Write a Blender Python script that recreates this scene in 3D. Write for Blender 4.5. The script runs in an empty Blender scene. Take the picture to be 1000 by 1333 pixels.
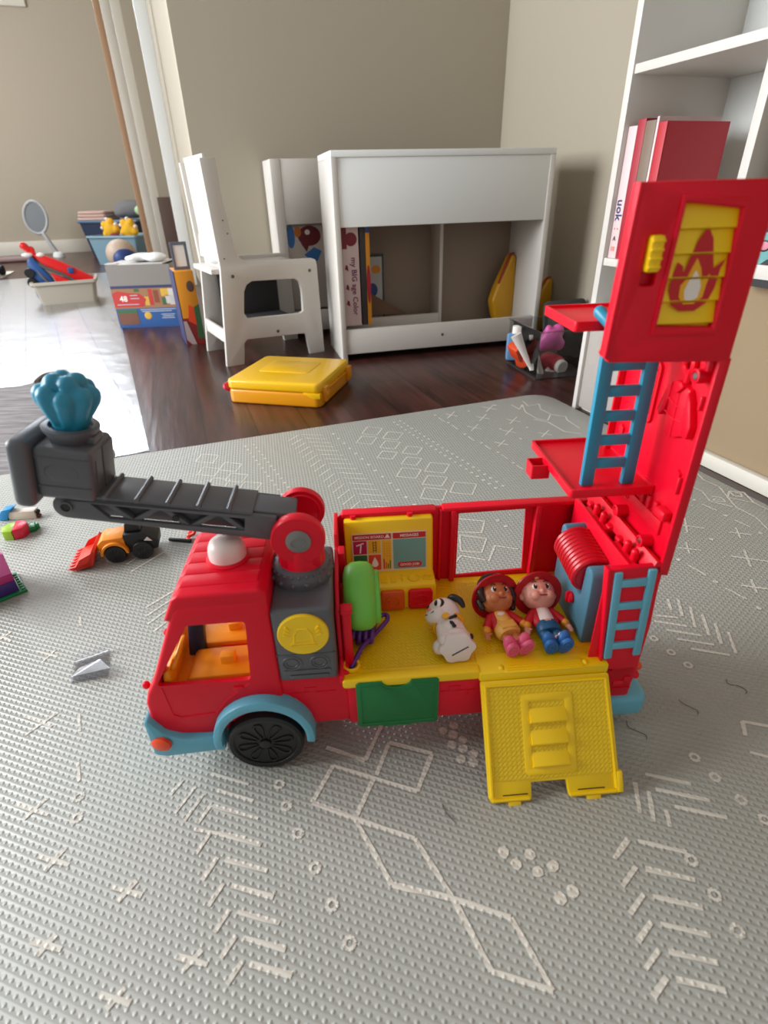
import bpy, bmesh, math, random
from mathutils import Vector, Matrix, Euler
from mathutils.geometry import tessellate_polygon
random.seed(4)
sc = bpy.context.scene
COL = sc.collection
PI = math.pi
rad = math.radians

# ---------------------------------------------------------------- camera
CAM_H = 0.5
F_PX = 710.0
VPX, VPY = 535.0, 1880.0                      # where upright lines meet, in the 1000x1333 frame
TH = math.atan(F_PX / math.hypot(VPX - 500, VPY - 666.5))
RO = -math.atan2(VPX - 500, VPY - 666.5)
FW = Vector((0, math.cos(TH), -math.sin(TH)))
R_ = Vector((1, 0, 0)); U_ = R_.cross(FW)
R2 = R_ * math.cos(RO) + U_ * math.sin(RO)
U2 = -R_ * math.sin(RO) + U_ * math.cos(RO)
C0 = Vector((0, 0, CAM_H))
cd = bpy.data.cameras.new('camera'); cam = bpy.data.objects.new('camera', cd); COL.objects.link(cam)
cd.sensor_width = 36; cd.sensor_fit = 'AUTO'; cd.lens = 36 * F_PX / 1333
cd.clip_start = 0.01; cd.clip_end = 60
m = Matrix.Identity(4)
for i in range(3):
    m[i][0] = R2[i]; m[i][1] = U2[i]; m[i][2] = -FW[i]; m[i][3] = C0[i]
cam.matrix_world = m
cd.dof.use_dof = True; cd.dof.focus_distance = 0.78; cd.dof.aperture_fstop = 6.4
sc.camera = cam

# ---------------------------------------------------------------- light
sc.view_settings.view_transform = 'Standard'; sc.view_settings.look = 'None'
sc.view_settings.gamma = 1; sc.view_settings.use_curve_mapping = False
sc.view_settings.exposure = 0.12
W = bpy.data.worlds.new('world'); sc.world = W; W.use_nodes = True
WB = W.node_tree.nodes['Background']; WB.inputs[0].default_value = (1.0, 0.98, 0.96, 1); WB.inputs[1].default_value = 0.45

YAWR = rad(19)                                # the room is turned 19 degrees to the view
def RW(rx, ry, z=0.0):
    return Vector((rx * math.cos(YAWR) - ry * math.sin(YAWR), rx * math.sin(YAWR) + ry * math.cos(YAWR), z))
def area_light(name, loc, target, sx, sy, power, col=(1, 1, 1)):
    l = bpy.data.lights.new(name, 'AREA'); l.shape = 'RECTANGLE'; l.size = sx; l.size_y = sy
    l.energy = power; l.color = col
    o = bpy.data.objects.new(name, l); COL.objects.link(o); o.location = loc
    o.rotation_euler = (Vector(target) - Vector(loc)).to_track_quat('-Z', 'Y').to_euler()
    return o
# daylight coming through the glass of the window in the left wall; the second lamp is added fill
area_light('daylight_left', RW(-2.6, 1.7, 1.30), RW(0.3, 0.5, 0.25), 2.0, 1.4, 165, (0.93, 0.97, 1.0))
area_light('fill_far_room', RW(-3.0, 5.4, 1.6), RW(-.4, 6.6, .6), 1.6, 1.5, 115, (0.96, 0.98, 1.0))  # added lamp with no window of its own, brightens the far wall
FLOOR_Z = -0.006

# ---------------------------------------------------------------- helpers
def lin(c):
    c = c / 255.0
    return c / 12.92 if c <= 0.04045 else ((c + 0.055) / 1.055) ** 2.4
def rgb(r, g, b): return (lin(r), lin(g), lin(b), 1)
def sock(n, *names):
    for k in names:
        if k in n.inputs: return n.inputs[k]
def mat(name, col, rough=0.4, spec=0.5, metal=0, trans=0, coat=0, emit=None, es=0, sss=0, alpha=1, noise=0.0, nscale=60):
    M = bpy.data.materials.new(name); M.use_nodes = True
    nt = M.node_tree; p = nt.nodes['Principled BSDF']
    p.inputs['Base Color'].default_value = rgb(*col)
    p.inputs['Roughness'].default_value = rough; p.inputs['Metallic'].default_value = metal
    sock(p, 'Specular IOR Level', 'Specular').default_value = spec
    sock(p, 'Transmission Weight', 'Transmission').default_value = trans
    sock(p, 'Coat Weight', 'Coat').default_value = coat
    if sss:
        p.inputs['Subsurface Weight'].default_value = sss; p.inputs['Subsurface Radius'].default_value = (.004, .002, .001)
        p.inputs['Subsurface Scale'].default_value = 0.6
    if emit:
        sock(p, 'Emission Color', 'Emission').default_value = rgb(*emit); p.inputs['Emission Strength'].default_value = es
    if alpha < 1: p.inputs['Alpha'].default_value = alpha
    if noise:                                  # slight moulded unevenness
        tc = nt.nodes.new('ShaderNodeTexCoord'); nz = nt.nodes.new('ShaderNodeTexNoise'); nz.inputs['Scale'].default_value = nscale
        bp = nt.nodes.new('ShaderNodeBump'); bp.inputs['Strength'].default_value = noise; bp.inputs['Distance'].default_value = 0.002
        nt.links.new(tc.outputs['Object'], nz.inputs['Vector']); nt.links.new(nz.outputs[0], bp.inputs['Height'])
        nt.links.new(bp.outputs[0], p.inputs['Normal'])
    return M

class MB:
    """collects shapes into one mesh"""
    def __init__(self): self.bm = bmesh.new()
    def _merge(self, t, M=None, mi=0, bev=0, seg=2, ang=25):
        bmesh.ops.remove_doubles(t, verts=t.verts, dist=1e-6)
        bmesh.ops.recalc_face_normals(t, faces=t.faces)
        if bev > 0:
            es = [e for e in t.edges if len(e.link_faces) == 2 and e.calc_face_angle(0) > rad(ang)]
            if es: bmesh.ops.bevel(t, geom=es, offset=bev, segments=seg, profile=0.5, affect='EDGES', clamp_overlap=True)
        if M is not None: bmesh.ops.transform(t, matrix=M, verts=t.verts)
        for f in t.faces: f.material_index = mi
        me = bpy.data.meshes.new('t'); t.to_mesh(me); t.free()
        self.bm.from_mesh(me); bpy.data.meshes.remove(me)
        return self
    def box(self, x0, x1, y0, y1, z0, z1, bev=0, seg=2, M=None, mi=0):
        t = bmesh.new()
        v = [t.verts.new(p) for p in [(x0,y0,z0),(x1,y0,z0),(x1,y1,z0),(x0,y1,z0),(x0,y0,z1),(x1,y0,z1),(x1,y1,z1),(x0,y1,z1)]]
        for f in [(3,2,1,0),(4,5,6,7),(0,1,5,4),(1,2,6,5),(2,3,7,6),(3,0,4,7)]: t.faces.new([v[i] for i in f])
        return self._merge(t, M, mi, bev, seg)
    def prism(self, pts, a, b, axis='y', holes=(), bev=0, seg=2, M=None, mi=0, ang=25):
        """pts in (x,z) for axis y, (y,z) for axis x, (x,y) for axis z; from a to b"""
        def P(p, h):
            if axis == 'y': return Vector((p[0], h, p[1]))
            if axis == 'x': return Vector((h, p[0], p[1]))
            return Vector((p[0], p[1], h))
        loops = [list(pts)] + [list(h) for h in holes]
        flat = [p for l in loops for p in l]
        t = bmesh.new()
        va = [t.verts.new(P(p, a)) for p in flat]; vb = [t.verts.new(P(p, b)) for p in flat]
        if not holes:
            t.faces.new(va); t.faces.new(vb[::-1])
        else:
            for tr in tessellate_polygon([[Vector((p[0], p[1], 0)) for p in l] for l in loops]):
                try:
                    t.faces.new([va[i] for i in tr]); t.faces.new([vb[i] for i in tr[::-1]])
                except ValueError: pass
        k = 0
        for l in loops:
            n = len(l)
            for i in range(n):
                j = (i + 1) % n
                t.faces.new([va[k+i], va[k+j], vb[k+j], vb[k+i]])
            k += n
        return self._merge(t, M, mi, bev, seg, ang)
    def tube(self, path, r, n=8, closed=False, M=None, mi=0):
        path = [Vector(p) for p in path]; t = bmesh.new(); N = len(path)
        rs = r if isinstance(r, (list, tuple)) else [r] * N
        rings = []; prev = None
        for i, p in enumerate(path):
            if closed: d = path[(i+1) % N] - path[i-1]
            else: d = path[min(i+1, N-1)] - path[max(i-1, 0)]
            d.normalize()
            if prev is None:
                a = d.orthogonal().normalized()
            else:
                a = prev - d * prev.dot(d); a = a.normalized() if a.length > 1e-6 else d.orthogonal().normalized()
            prev = a; b = d.cross(a)
            rings.append([t.verts.new(p + (a * math.cos(2*PI*k/n) + b * math.sin(2*PI*k/n)) * rs[i]) for k in range(n)])
        for i in range(N if closed else N - 1):
            A = rings[i]; B = rings[(i+1) % N]
            for k in range(n): t.faces.new([A[k], A[(k+1) % n], B[(k+1) % n], B[k]])
        if not closed: t.faces.new(rings[0][::-1]); t.faces.new(rings[-1])
        return self._merge(t, M, mi)
    def lathe(self, prof, org=(0,0,0), axis=(0,0,1), n=32, M=None, mi=0, sx=1, sy=1):
        """prof: (radius, height) pairs along the axis"""
        t = bmesh.new(); ax = Vector(axis).normalized()
        q = Vector((0,0,1)).rotation_difference(ax) if (ax - Vector((0,0,-1))).length > 1e-6 else Euler((PI,0,0)).to_quaternion()
        rings = []
        for (r, h) in prof:
            if r < 1e-7: rings.append([t.verts.new(q @ Vector((0,0,h)) + Vector(org))])
            else: rings.append([t.verts.new(q @ Vector((r*sx*math.cos(2*PI*k/n), r*sy*math.sin(2*PI*k/n), h)) + Vector(org)) for k in range(n)])
        for A, B in zip(rings[:-1], rings[1:]):
            for k in range(n):
                j = (k + 1) % n
                if len(A) == 1 and len(B) == 1: continue
                if len(A) == 1: t.faces.new([A[0], B[k], B[j]])
                elif len(B) == 1: t.faces.new([A[k], A[j], B[0]])
                else: t.faces.new([A[k], A[j], B[j], B[k]])
        if len(rings[0]) > 1: t.faces.new(rings[0][::-1])
        if len(rings[-1]) > 1: t.faces.new(rings[-1])
        return self._merge(t, M, mi)
    def ell(self, c, r, rot=None, M=None, mi=0, u=24, v=14):
        t = bmesh.new(); bmesh.ops.create_uvsphere(t, u_segments=u, v_segments=v, radius=1)
        r = (r, r, r) if not isinstance(r, (tuple, list)) else r
        X = Matrix.Translation(c) @ (rot.to_4x4() if rot is not None else Matrix.Identity(4)) @ Matrix.Diagonal((r[0], r[1], r[2], 1))
        bmesh.ops.transform(t, matrix=X, verts=t.verts)
        return self._merge(t, M, mi)
    def caps(self, a, b, ra, rb=None, M=None, mi=0, n=12):
        rb = ra if rb is None else rb; a = Vector(a); b = Vector(b); d = (b - a).normalized(); P = []; R = []
        for k in range(5):
            w = PI/2 * (1 - k/4); P.append(a - d * ra * math.sin(w)); R.append(max(ra * math.cos(w), ra*0.02))
        for k in range(5):
            w = PI/2 * k/4; P.append(b + d * rb * math.sin(w)); R.append(max(rb * math.cos(w), rb*0.02))
        return self.tube(P, R, n, False, M, mi)
    def poly(self, pts, M=None, mi=0):
        t = bmesh.new(); t.faces.new([t.verts.new(p) for p in pts])
        if M is not None: bmesh.ops.transform(t, matrix=M, verts=t.verts)
        for f in t.faces: f.material_index = mi
        me = bpy.data.meshes.new('t'); t.to_mesh(me); t.free(); self.bm.from_mesh(me); bpy.data.meshes.remove(me)
        return self
    def text(self, s, size, M, mi=0, depth=0.0, align='CENTER', bold=0.0):
        cu = bpy.data.curves.new('t', 'FONT'); cu.body = s; cu.size = size; cu.align_x = align; cu.align_y = 'CENTER'
        cu.extrude = depth; cu.offset = bold; cu.resolution_u = 2
        o = bpy.data.objects.new('t', cu); COL.objects.link(o)
        bpy.context.view_layer.update()
        me = bpy.data.meshes.new_from_object(o.evaluated_get(bpy.context.evaluated_depsgraph_get()))
        bpy.data.objects.remove(o); bpy.data.curves.remove(cu)
        me.transform(M)
        me.polygons.foreach_set('material_index', [mi] * len(me.polygons))
        self.bm.from_mesh(me); bpy.data.meshes.remove(me)
        return self
    def build(self, name, mats, parent=None, loc=None, rot=None, smooth=35):
        me = bpy.data.meshes.new(name); self.bm.to_mesh(me); self.bm.free()
        if not isinstance(mats, (list, tuple)): mats = [mats]
        for x in mats: me.materials.append(x)
        shade(me, smooth)
        o = bpy.data.objects.new(name, me); COL.objects.link(o)
        if parent is not None: o.parent = parent
        if loc is not None: o.location = loc
        if rot is not None: o.rotation_euler = rot
        return o
def shade(me, ang):
    if ang and len(me.polygons):
        me.polygons.foreach_set('use_smooth', [True] * len(me.polygons))
        me.set_sharp_from_angle(angle=rad(ang))
def tag(o, label, cat, group=None, kind=None):
    o['label'] = label; o['category'] = cat
    if group: o['group'] = group
    if kind: o['kind'] = kind
    return o
def struct(o): o['kind'] = 'structure'; return o
def thing(name, label, cat, loc=(0,0,0), rz=0, group=None, M=None):
    o = bpy.data.objects.new(name, None); COL.objects.link(o); o.empty_display_size = 0.02
    if M is not None: o.matrix_world = M
    else: o.location = loc; o.rotation_euler = (0, 0, rz)
    return tag(o, label, cat, group)
def bake(o, smooth=35):
    bpy.context.view_layer.update()
    me = bpy.data.meshes.new_from_object(o.evaluated_get(bpy.context.evaluated_depsgraph_get()))
    old = o.data; nm = old.name; o.modifiers.clear(); o.data = me; bpy.data.meshes.remove(old); me.name = nm
    shade(me, smooth); return o
def cut(o, cutters, smooth=35):
    tmp = []
    for c in cutters:
        k = c.build('cutter', o.data.materials[0], o.parent); tmp.append(k)
        md = o.modifiers.new('b', 'BOOLEAN'); md.operation = 'DIFFERENCE'; md.object = k; md.solver = 'EXACT'
    bake(o, smooth)
    for k in tmp:
        me = k.data; bpy.data.objects.remove(k); bpy.data.meshes.remove(me)
    return o
def melt(o, vox, it=4):
    r = o.modifiers.new('r', 'REMESH'); r.mode = 'VOXEL'; r.voxel_size = vox
    s = o.modifiers.new('s', 'SMOOTH'); s.iterations = it; s.factor = 0.5
    return bake(o, 180)
def rrect(x0, x1, y0, y1, r, n=5):
    P = []
    for (cx, cy, a) in ((x1-r, y1-r, 0), (x0+r, y1-r, 90), (x0+r, y0+r, 180), (x1-r, y0+r, 270)):
        for k in range(n + 1):
            w = rad(a + 90*k/n); P.append((cx + r*math.cos(w), cy + r*math.sin(w)))
    return P
def arc(cx, cy, rx, ry, a0, a1, n=16):
    return [(cx + rx*math.cos(rad(a0 + (a1-a0)*k/n)), cy + ry*math.sin(rad(a0 + (a1-a0)*k/n))) for k in range(n+1)]
def frame(o, x, y):
    """matrix with origin o, x and y axes, z = x cross y"""
    x = Vector(x).normalized(); y = Vector(y); y = (y - x*y.dot(x)).normalized(); z = x.cross(y)
    M = Matrix.Identity(4)
    for i in range(3): M[i][0] = x[i]; M[i][1] = y[i]; M[i][2] = z[i]; M[i][3] = o[i]
    return M
def ray(x, y): return FW + R2*((x-500)/F_PX) - U2*((y-666.5)/F_PX)
def at(x, y, z=0.0):
    d = ray(x, y); return C0 + d*((z-CAM_H)/d.z)

# ---------------------------------------------------------------- materials
RED = mat('red_plastic', (222, 3, 38), .40, .32, noise=.08)
DRED = mat('red_reel_plastic', (198, 10, 32), .35)
YEL = mat('yellow_plastic', (248, 206, 4), .38)
ORG = mat('orange_plastic', (238, 148, 12), .45)
ORB = mat('orange_button', (222, 84, 20), .4)
TEAL = mat('blue_plastic', (100, 174, 198), .4)
TEALD = mat('deep_blue_plastic', (36, 138, 170), .38)
STEEL = mat('slate_blue_plastic', (74, 122, 142), .38)
GRY = mat('grey_plastic', (88, 90, 95), .36)
LGRY = mat('light_grey_plastic', (122, 122, 120), .45)
BLK = mat('black_plastic', (20, 20, 21), .45)
GRN = mat('green_plastic', (2, 112, 52), .4)
LGRN = mat('light_green_plastic', (112, 196, 74), .4, sss=.1)
PUR = mat('purple_cord', (92, 44, 132), .4)
WHP = mat('white_plastic', (232, 214, 208), .35, sss=.15)
NAVY = mat('navy_plastic', (16, 42, 66), .4)
ORL = mat('lamp_orange', (226, 70, 26), .4)
STK = mat('sticker_paper', (225, 205, 170), .5)
S_RED = mat('sticker_red', (196, 22, 32), .5); S_MAG = mat('sticker_magenta', (186, 14, 84), .5)
S_YEL = mat('sticker_yellow', (240, 176, 20), .5); S_ORG = mat('sticker_orange', (222, 66, 24), .5)
S_GRN = mat('sticker_green', (40, 110, 60), .5); S_TEAL = mat('sticker_teal', (112, 158, 150), .5)
S_WHT = mat('sticker_white', (236, 228, 220), .5); S_DRK = mat('sticker_dark', (70, 50, 60), .5)
SCREW = mat('screw_metal', (170, 170, 170), .3, metal=1)

def plate_mat():
    """yellow plastic with moulded tread plate"""
    M = mat('yellow_tread_plastic', (248, 206, 4), .4); nt = M.node_tree; p = nt.nodes['Principled BSDF']
    tc = nt.nodes.new('ShaderNodeTexCoord'); mp = nt.nodes.new('ShaderNodeMapping'); mp.inputs['Rotation'].default_value = (0, 0, rad(45))
    br = nt.nodes.new('ShaderNodeTexBrick'); br.inputs['Scale'].default_value = 160; br.inputs['Mortar Size'].default_value = .12
    br.inputs['Color1'].default_value = (1,1,1,1); br.inputs['Color2'].default_value = (1,1,1,1); br.inputs['Mortar'].default_value = (0,0,0,1)
    br.inputs['Mortar Smooth'].default_value = .6; br.inputs['Brick Width'].default_value = 1.0; br.inputs['Row Height'].default_value = .5
    bp = nt.nodes.new('ShaderNodeBump'); bp.inputs['Strength'].default_value = .9; bp.inputs['Distance'].default_value = .0011
    nt.links.new(tc.outputs['Object'], mp.inputs[0]); nt.links.new(mp.outputs[0], br.inputs[0]); nt.links.new(br.outputs[0], bp.inputs['Height'])
    nt.links.new(bp.outputs[0], p.inputs['Normal'])
    return M
TREAD = plate_mat()

def wood_floor_mat():
    M = mat('dark_wood_floor', (60, 30, 26), .28, .5); nt = M.node_tree; p = nt.nodes['Principled BSDF']; L = nt.links.new
    tc = nt.nodes.new('ShaderNodeTexCoord'); mp = nt.nodes.new('ShaderNodeMapping'); mp.inputs['Rotation'].default_value = (0, 0, rad(90))
    L(tc.outputs['Object'], mp.inputs[0])
    br = nt.nodes.new('ShaderNodeTexBrick'); br.inputs['Scale'].default_value = 1; br.inputs['Brick Width'].default_value = 1.15; br.inputs['Row Height'].default_value = .125
    br.inputs['Mortar Size'].default_value = .0022; br.inputs['Color1'].default_value = (.75,.75,.75,1); br.inputs['Color2'].default_value = (1.25,1.25,1.25,1); br.inputs['Mortar'].default_value = (.25,.25,.25,1)
    br.offset = .37
    L(mp.outputs[0], br.inputs[0])
    mp2 = nt.nodes.new('ShaderNodeMapping'); mp2.inputs['Scale'].default_value = (26, 2.2, 10); L(tc.outputs['Object'], mp2.inputs[0])
    nz = nt.nodes.new('ShaderNodeTexNoise'); nz.inputs['Scale'].default_value = 1.6; nz.inputs['Detail'].default_value = 7; L(mp2.outputs[0], nz.inputs['Vector'])
    cr = nt.nodes.new('ShaderNodeValToRGB'); cr.color_ramp.elements[0].position = .3; cr.color_ramp.elements[0].color = rgb(40, 19, 18); cr.color_ramp.elements[1].position = .75; cr.color_ramp.elements[1].color = rgb(84, 46, 38)
    L(nz.outputs[0], cr.inputs[0])
    mx = nt.nodes.new('ShaderNodeMix'); mx.data_type = 'RGBA'; mx.blend_type = 'MULTIPLY'; mx.inputs[0].default_value = 1
    L(cr.outputs[0], mx.inputs[6]); L(br.outputs[0], mx.inputs[7]); L(mx.outputs[2], p.inputs['Base Color'])
    bp = nt.nodes.new('ShaderNodeBump'); bp.inputs['Strength'].default_value = .25; bp.inputs['Distance'].default_value = .004
    L(nz.outputs[0], bp.inputs['Height']); L(bp.outputs[0], p.inputs['Normal'])
    return M

def foam_mat(name, col, rough=.38, bump=.6):
    """embossed play mat: three crossed ridges give the woven look"""
    M = mat(name, col, rough, .5); nt = M.node_tree; p = nt.nodes['Principled BSDF']; L = nt.links.new
    tc = nt.nodes.new('ShaderNodeTexCoord'); prev = None
    for a in (0, 60, 120):
        mp = nt.nodes.new('ShaderNodeMapping'); mp.inputs['Rotation'].default_value = (0, 0, rad(a + 8)); L(tc.outputs['Object'], mp.inputs[0])
        wv = nt.nodes.new('ShaderNodeTexWave'); wv.wave_type = 'BANDS'; wv.bands_direction = 'X'; wv.inputs['Scale'].default_value = 50; L(mp.outputs[0], wv.inputs[0])
        if prev is None: prev = wv.outputs['Fac']
        else:
            ad = nt.nodes.new('ShaderNodeMath'); ad.operation = 'MAXIMUM' if a == 120 else 'MULTIPLY'; L(prev, ad.inputs[0]); L(wv.outputs['Fac'], ad.inputs[1]); prev = ad.outputs[0]
    bp = nt.nodes.new('ShaderNodeBump'); bp.inputs['Strength'].default_value = bump; bp.inputs['Distance'].default_value = .0014
    L(prev, bp.inputs['Height']); L(bp.outputs[0], p.inputs['Normal'])
    return M

def wall_mat(name, col):
    M = mat(name, col, .85, .2, noise=.12, nscale=70); return M

def clear_mat(name, rough=.08, tint=(240, 244, 246), glossmix=.16, ior=1.5):
    M = bpy.data.materials.new(name); M.use_nodes = True; nt = M.node_tree; nt.nodes.remove(nt.nodes['Principled BSDF'])
    out = nt.nodes['Material Output']; L = nt.links.new
    tr = nt.nodes.new('ShaderNodeBsdfTransparent'); tr.inputs[0].default_value = rgb(*tint)
    gl = nt.nodes.new('ShaderNodeBsdfGlossy'); gl.inputs['Roughness'].default_value = rough; gl.inputs['Color'].default_value = (1,1,1,1)
    fr = nt.nodes.new('ShaderNodeFresnel'); fr.inputs[0].default_value = ior
    mr = nt.nodes.new('ShaderNodeMath'); mr.operation = 'ADD'; mr.inputs[1].default_value = glossmix; mr.use_clamp = True; L(fr.outputs[0], mr.inputs[0])
    mx = nt.nodes.new('ShaderNodeMixShader'); L(mr.outputs[0], mx.inputs[0]); L(tr.outputs[0], mx.inputs[1]); L(gl.outputs[0], mx.inputs[2]); L(mx.outputs[0], out.inputs[0])
    nz = nt.nodes.new('ShaderNodeTexNoise'); nz.inputs['Scale'].default_value = 9; nz.inputs['Detail'].default_value = 4; tc = nt.nodes.new('ShaderNodeTexCoord'); L(tc.outputs['Object'], nz.inputs['Vector'])
    bp = nt.nodes.new('ShaderNodeBump'); bp.inputs['Strength'].default_value = .4; bp.inputs['Distance'].default_value = .008; L(nz.outputs[0], bp.inputs['Height']); L(bp.outputs[0], gl.inputs['Normal']); 
    return M

MAT_GREY = foam_mat('play_mat_foam', (160, 160, 153)); MAT_LINE = foam_mat('play_mat_print', (210, 205, 194), .5, .45)
FLOOR = wood_floor_mat()
WALL = wall_mat('cream_wall_paint', (174, 164, 147)); WALLR = wall_mat('beige_wall_paint', (150, 130, 104)); BASE = mat('white_trim_paint', (212, 206, 194), .5)
WHT = mat('white_laminate', (206, 201, 194), .45, noise=.03); WHT2 = mat('white_laminate_cool', (226, 228, 226), .4)

# ---------------------------------------------------------------- the room
def room_box(name, rx0, rx1, ry0, ry1, z0, z1, M_, bev=0):
    b = MB(); b.box(rx0, rx1, ry0, ry1, z0, z1, bev); o = b.build(name, M_, None, (0, 0, 0), (0, 0, YAWR)); return struct(o)
room_box('floor', -3.2, 2.2, -1.6, 7.9, -.08, FLOOR_Z, FLOOR)
# far wall with a wide window high up; its glass is the daylight that shines on the floor
b = MB(); b.prism([(-3.2, FLOOR_Z), (2.2, FLOOR_Z), (2.2, 3.2), (-3.2, 3.2)], 7.80, 7.93, 'y', holes=[[(-2.5, 2.2), (-.9, 2.2), (-.9, 3.0), (-2.5, 3.0)]])
struct(b.build('wall_far', WALL, None, None, (0, 0, YAWR)))
PANE = mat('bright_sky_glass', (255, 255, 255), .3, emit=(236, 243, 255), es=20)
b = MB(); b.box(-2.52, -.88, 7.86, 7.875, 2.18, 3.02)
w1 = struct(b.build('window_1', PANE, None, None, (0, 0, YAWR)))
b = MB(); b.prism([(-2.56, 2.14), (-.84, 2.14), (-.84, 3.06), (-2.56, 3.06)], 7.77, 7.85, 'y', holes=[[(-2.48, 2.22), (-.92, 2.22), (-.92, 2.98), (-2.48, 2.98)]], bev=.008)
b.box(-1.72, -1.68, 7.79, 7.84, 2.2, 3.0); b.build('window_frame', BASE, w1)
room_box('baseboard_far', -3.2, .17, 7.775, 7.80, FLOOR_Z, .13, BASE, .004)
room_box('wall_back', .15, 1.62, 2.46, 2.56, FLOOR_Z, 2.3, WALL)
room_box('wall_hall', .17, .27, 2.56, 7.80, FLOOR_Z, 2.3, WALL)
room_box('wall_alcove', 1.42, 1.52, 1.17, 2.46, FLOOR_Z, 2.3, WALL)
room_box('wall_right', .975, 1.09, -1.2, .772, FLOOR_Z, 2.3, WALLR)
room_box('baseboard_right', .958, .975, -1.2, .770, FLOOR_Z, .024, BASE, .003)
b = MB(); b.prism([(-1.6, FLOOR_Z), (7.9, FLOOR_Z), (7.9, 3.2), (-1.6, 3.2)], -3.3, -3.2, 'x', holes=[[(.9, .55), (3.9, .55), (3.9, 2.5), (.9, 2.5)]])
struct(b.build('wall_left', WALL, None, None, (0, 0, YAWR)))

# door casing and door seen edge-on along the hall
TAN = mat('tan_wood_casing', (176, 140, 108), .5); BRN = mat('brown_door_paint', (84, 62, 52), .5)
def hall_post(name, px0, px1, ry, ztop, M_, pyb):
    """an upright standing on the floor in the hall, its width read off the photograph at its own distance"""
    A = at(px0, pyb, FLOOR_Z); Bp = at(px1, pyb, FLOOR_Z)
    w = (Bp - A).length; b = MB(); b.box(0, w, 0, .05, 0, ztop, .003)
    return struct(b.build(name, M_, None, A, (0, 0, YAWR)))
hall_post('trim_1', 197, 204, 0, 2.1, TAN, 352)
hall_post('trim_2', 205, 214, 0, 2.1, BASE, 353)
hall_post('trim_3', 216, 225, 0, 2.1, BASE, 354)
hall_post('door_1', 225, 250, 0, .52, BRN, 360)
hall_post('trim_4', 244, 256, 0, 2.1, WHT2, 372)

# ---------------------------------------------------------------- play mat with its printed pattern
MZ = 0.0
b = MB(); b.prism(rrect(-1.75, .925, -1.5, 1.268, .06, 6), FLOOR_Z, MZ, 'z', bev=.002)
playmat = b.build('play_mat', [MAT_GREY, MAT_LINE], None, None, (0, 0, YAWR))
tag(playmat, 'pale grey embossed foam play mat with white line pattern under the fire truck', 'play mat')
inv = Matrix.Rotation(-YAWR, 4, 'Z')
pat = bmesh.new(); PZ = [MZ + .0003]
def pz():
    PZ[0] += 4e-7; return PZ[0]           # strokes lie one on another like print, never in one plane
def q_line(A, B, w=.0032):
    A = inv @ A; B = inv @ B; d = (B - A); L_ = d.length
    if L_ < 1e-5: return
    d.normalize(); n = Vector((-d.y, d.x, 0)) * w/2
    seg = max(1, int(L_/.012)); pts = []; zz = pz()
    for i in range(seg + 1):
        p = A + d * L_ * i/seg; k = 1 + random.uniform(-.22, .22); pts.append((p + n*k, p - n*k))
    vs = [(pat.verts.new((a.x, a.y, zz)), pat.verts.new((c.x, c.y, zz))) for a, c in pts]
    for (a, c), (e, f) in zip(vs[:-1], vs[1:]): pat.faces.new([c, f, e, a])
def q_dot(P, r=.004, n=7):
    P = inv @ P; zz = pz(); vs = [pat.verts.new((P.x + r*random.uniform(.8, 1.1)*math.cos(2*PI*k/n), P.y + r*random.uniform(.8, 1.1)*math.sin(2*PI*k/n), zz)) for k in range(n)]; pat.faces.new(vs)
def L2(pts, ox, oy, k, w=.0032, close=False):
    P = [at(ox + x/k, oy + y/k) for x, y in pts]
    if close: P.append(P[0])
    for A, B in zip(P[:-1], P[1:]): q_line(A, B, w)
def D2(pts, ox, oy, k, r=.004):
    for x, y in pts: q_dot(at(ox + x/k, oy + y/k), r)
# far field, behind the truck
K = 2.778
def herring(p0, p1, n, la, lb, w=.003):
    """rows of paired slanted strokes along a spine, in ground distances"""
    A = at(*p0); B = at(*p1); d = (B - A).normalized(); nn = Vector((-d.y, d.x, 0))
    for i in range(n):
        P = A.lerp(B, i/(n-1)); q_line(P + nn*.004, P + nn*.004 + (d*.7 + nn)*la, w); q_line(P - nn*.004, P - nn*.004 + (d*.7 - nn)*lb, w)
herring((391, 566), (487, 668), 17, .042, .034)
A, B_ = at(434, 565), at(540, 657)
for i in range(13): q_dot(A.lerp(B_, i/12), .0042)
def diamonds(cs, ox, oy, k, hw, hh, sk):
    for (x, y) in cs:
        L2([(x-hw+sk, y-hh), (x+hw, y-hh+.35*hh), (x+hw-sk, y+hh), (x-hw, y+hh-.35*hh)], ox, oy, k, .003, True)
diamonds([(235,170),(310,187),(215,203),(300,220),(380,240),(290,257),(378,279)], 400, 500, K, 37, 15, 20)
diamonds([(470,303),(368,322),(462,350)], 400, 500, K, 45, 19, 20); diamonds([(565,377),(458,398)], 400, 500, K, 48, 23, 16)
diamonds([(270,597),(300,608),(272,614),(308,622),(326,633),(285,628)], 0, 0, 1, 15, 6, 8)
A, B_ = at(517, 549), at(650, 634)
for i in range(22):
    P = A.lerp(B_, i/21); d = (B_-A).normalized(); nn = Vector((-d.y, d.x, 0))
    q_dot(P + nn*.009, .0046, 4); q_dot(P - nn*.009, .0046, 4)
A, B_ = at(325, 580), at(374, 642)
for i in range(13):
    P = A.lerp(B_, i/12); d = (B_-A).normalized(); nn = Vector((-d.y, d.x, 0))
    q_dot(P + nn*.010, .0042, 4); q_dot(P - nn*.010, .0042, 4)
for i in range(6):
    P = [(462,113),(510,140),(570,182),(630,213),(690,247),(745,285)][i]
    D2([P], 400, 500, K, .004); L2([(P[0]+12, P[1]+8), (P[0]+36, P[1]+24)], 400, 500, K)
for (x, y) in [(520,112),(635,122),(605,158),(745,132),(730,172),(702,215),(660,88),(860,180)]:
    L2([(x-26, y-5), (x+26, y+5)], 400, 500, K); L2([(x-12, y+12), (x+14, y-13)], 400, 500, K)
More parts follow.
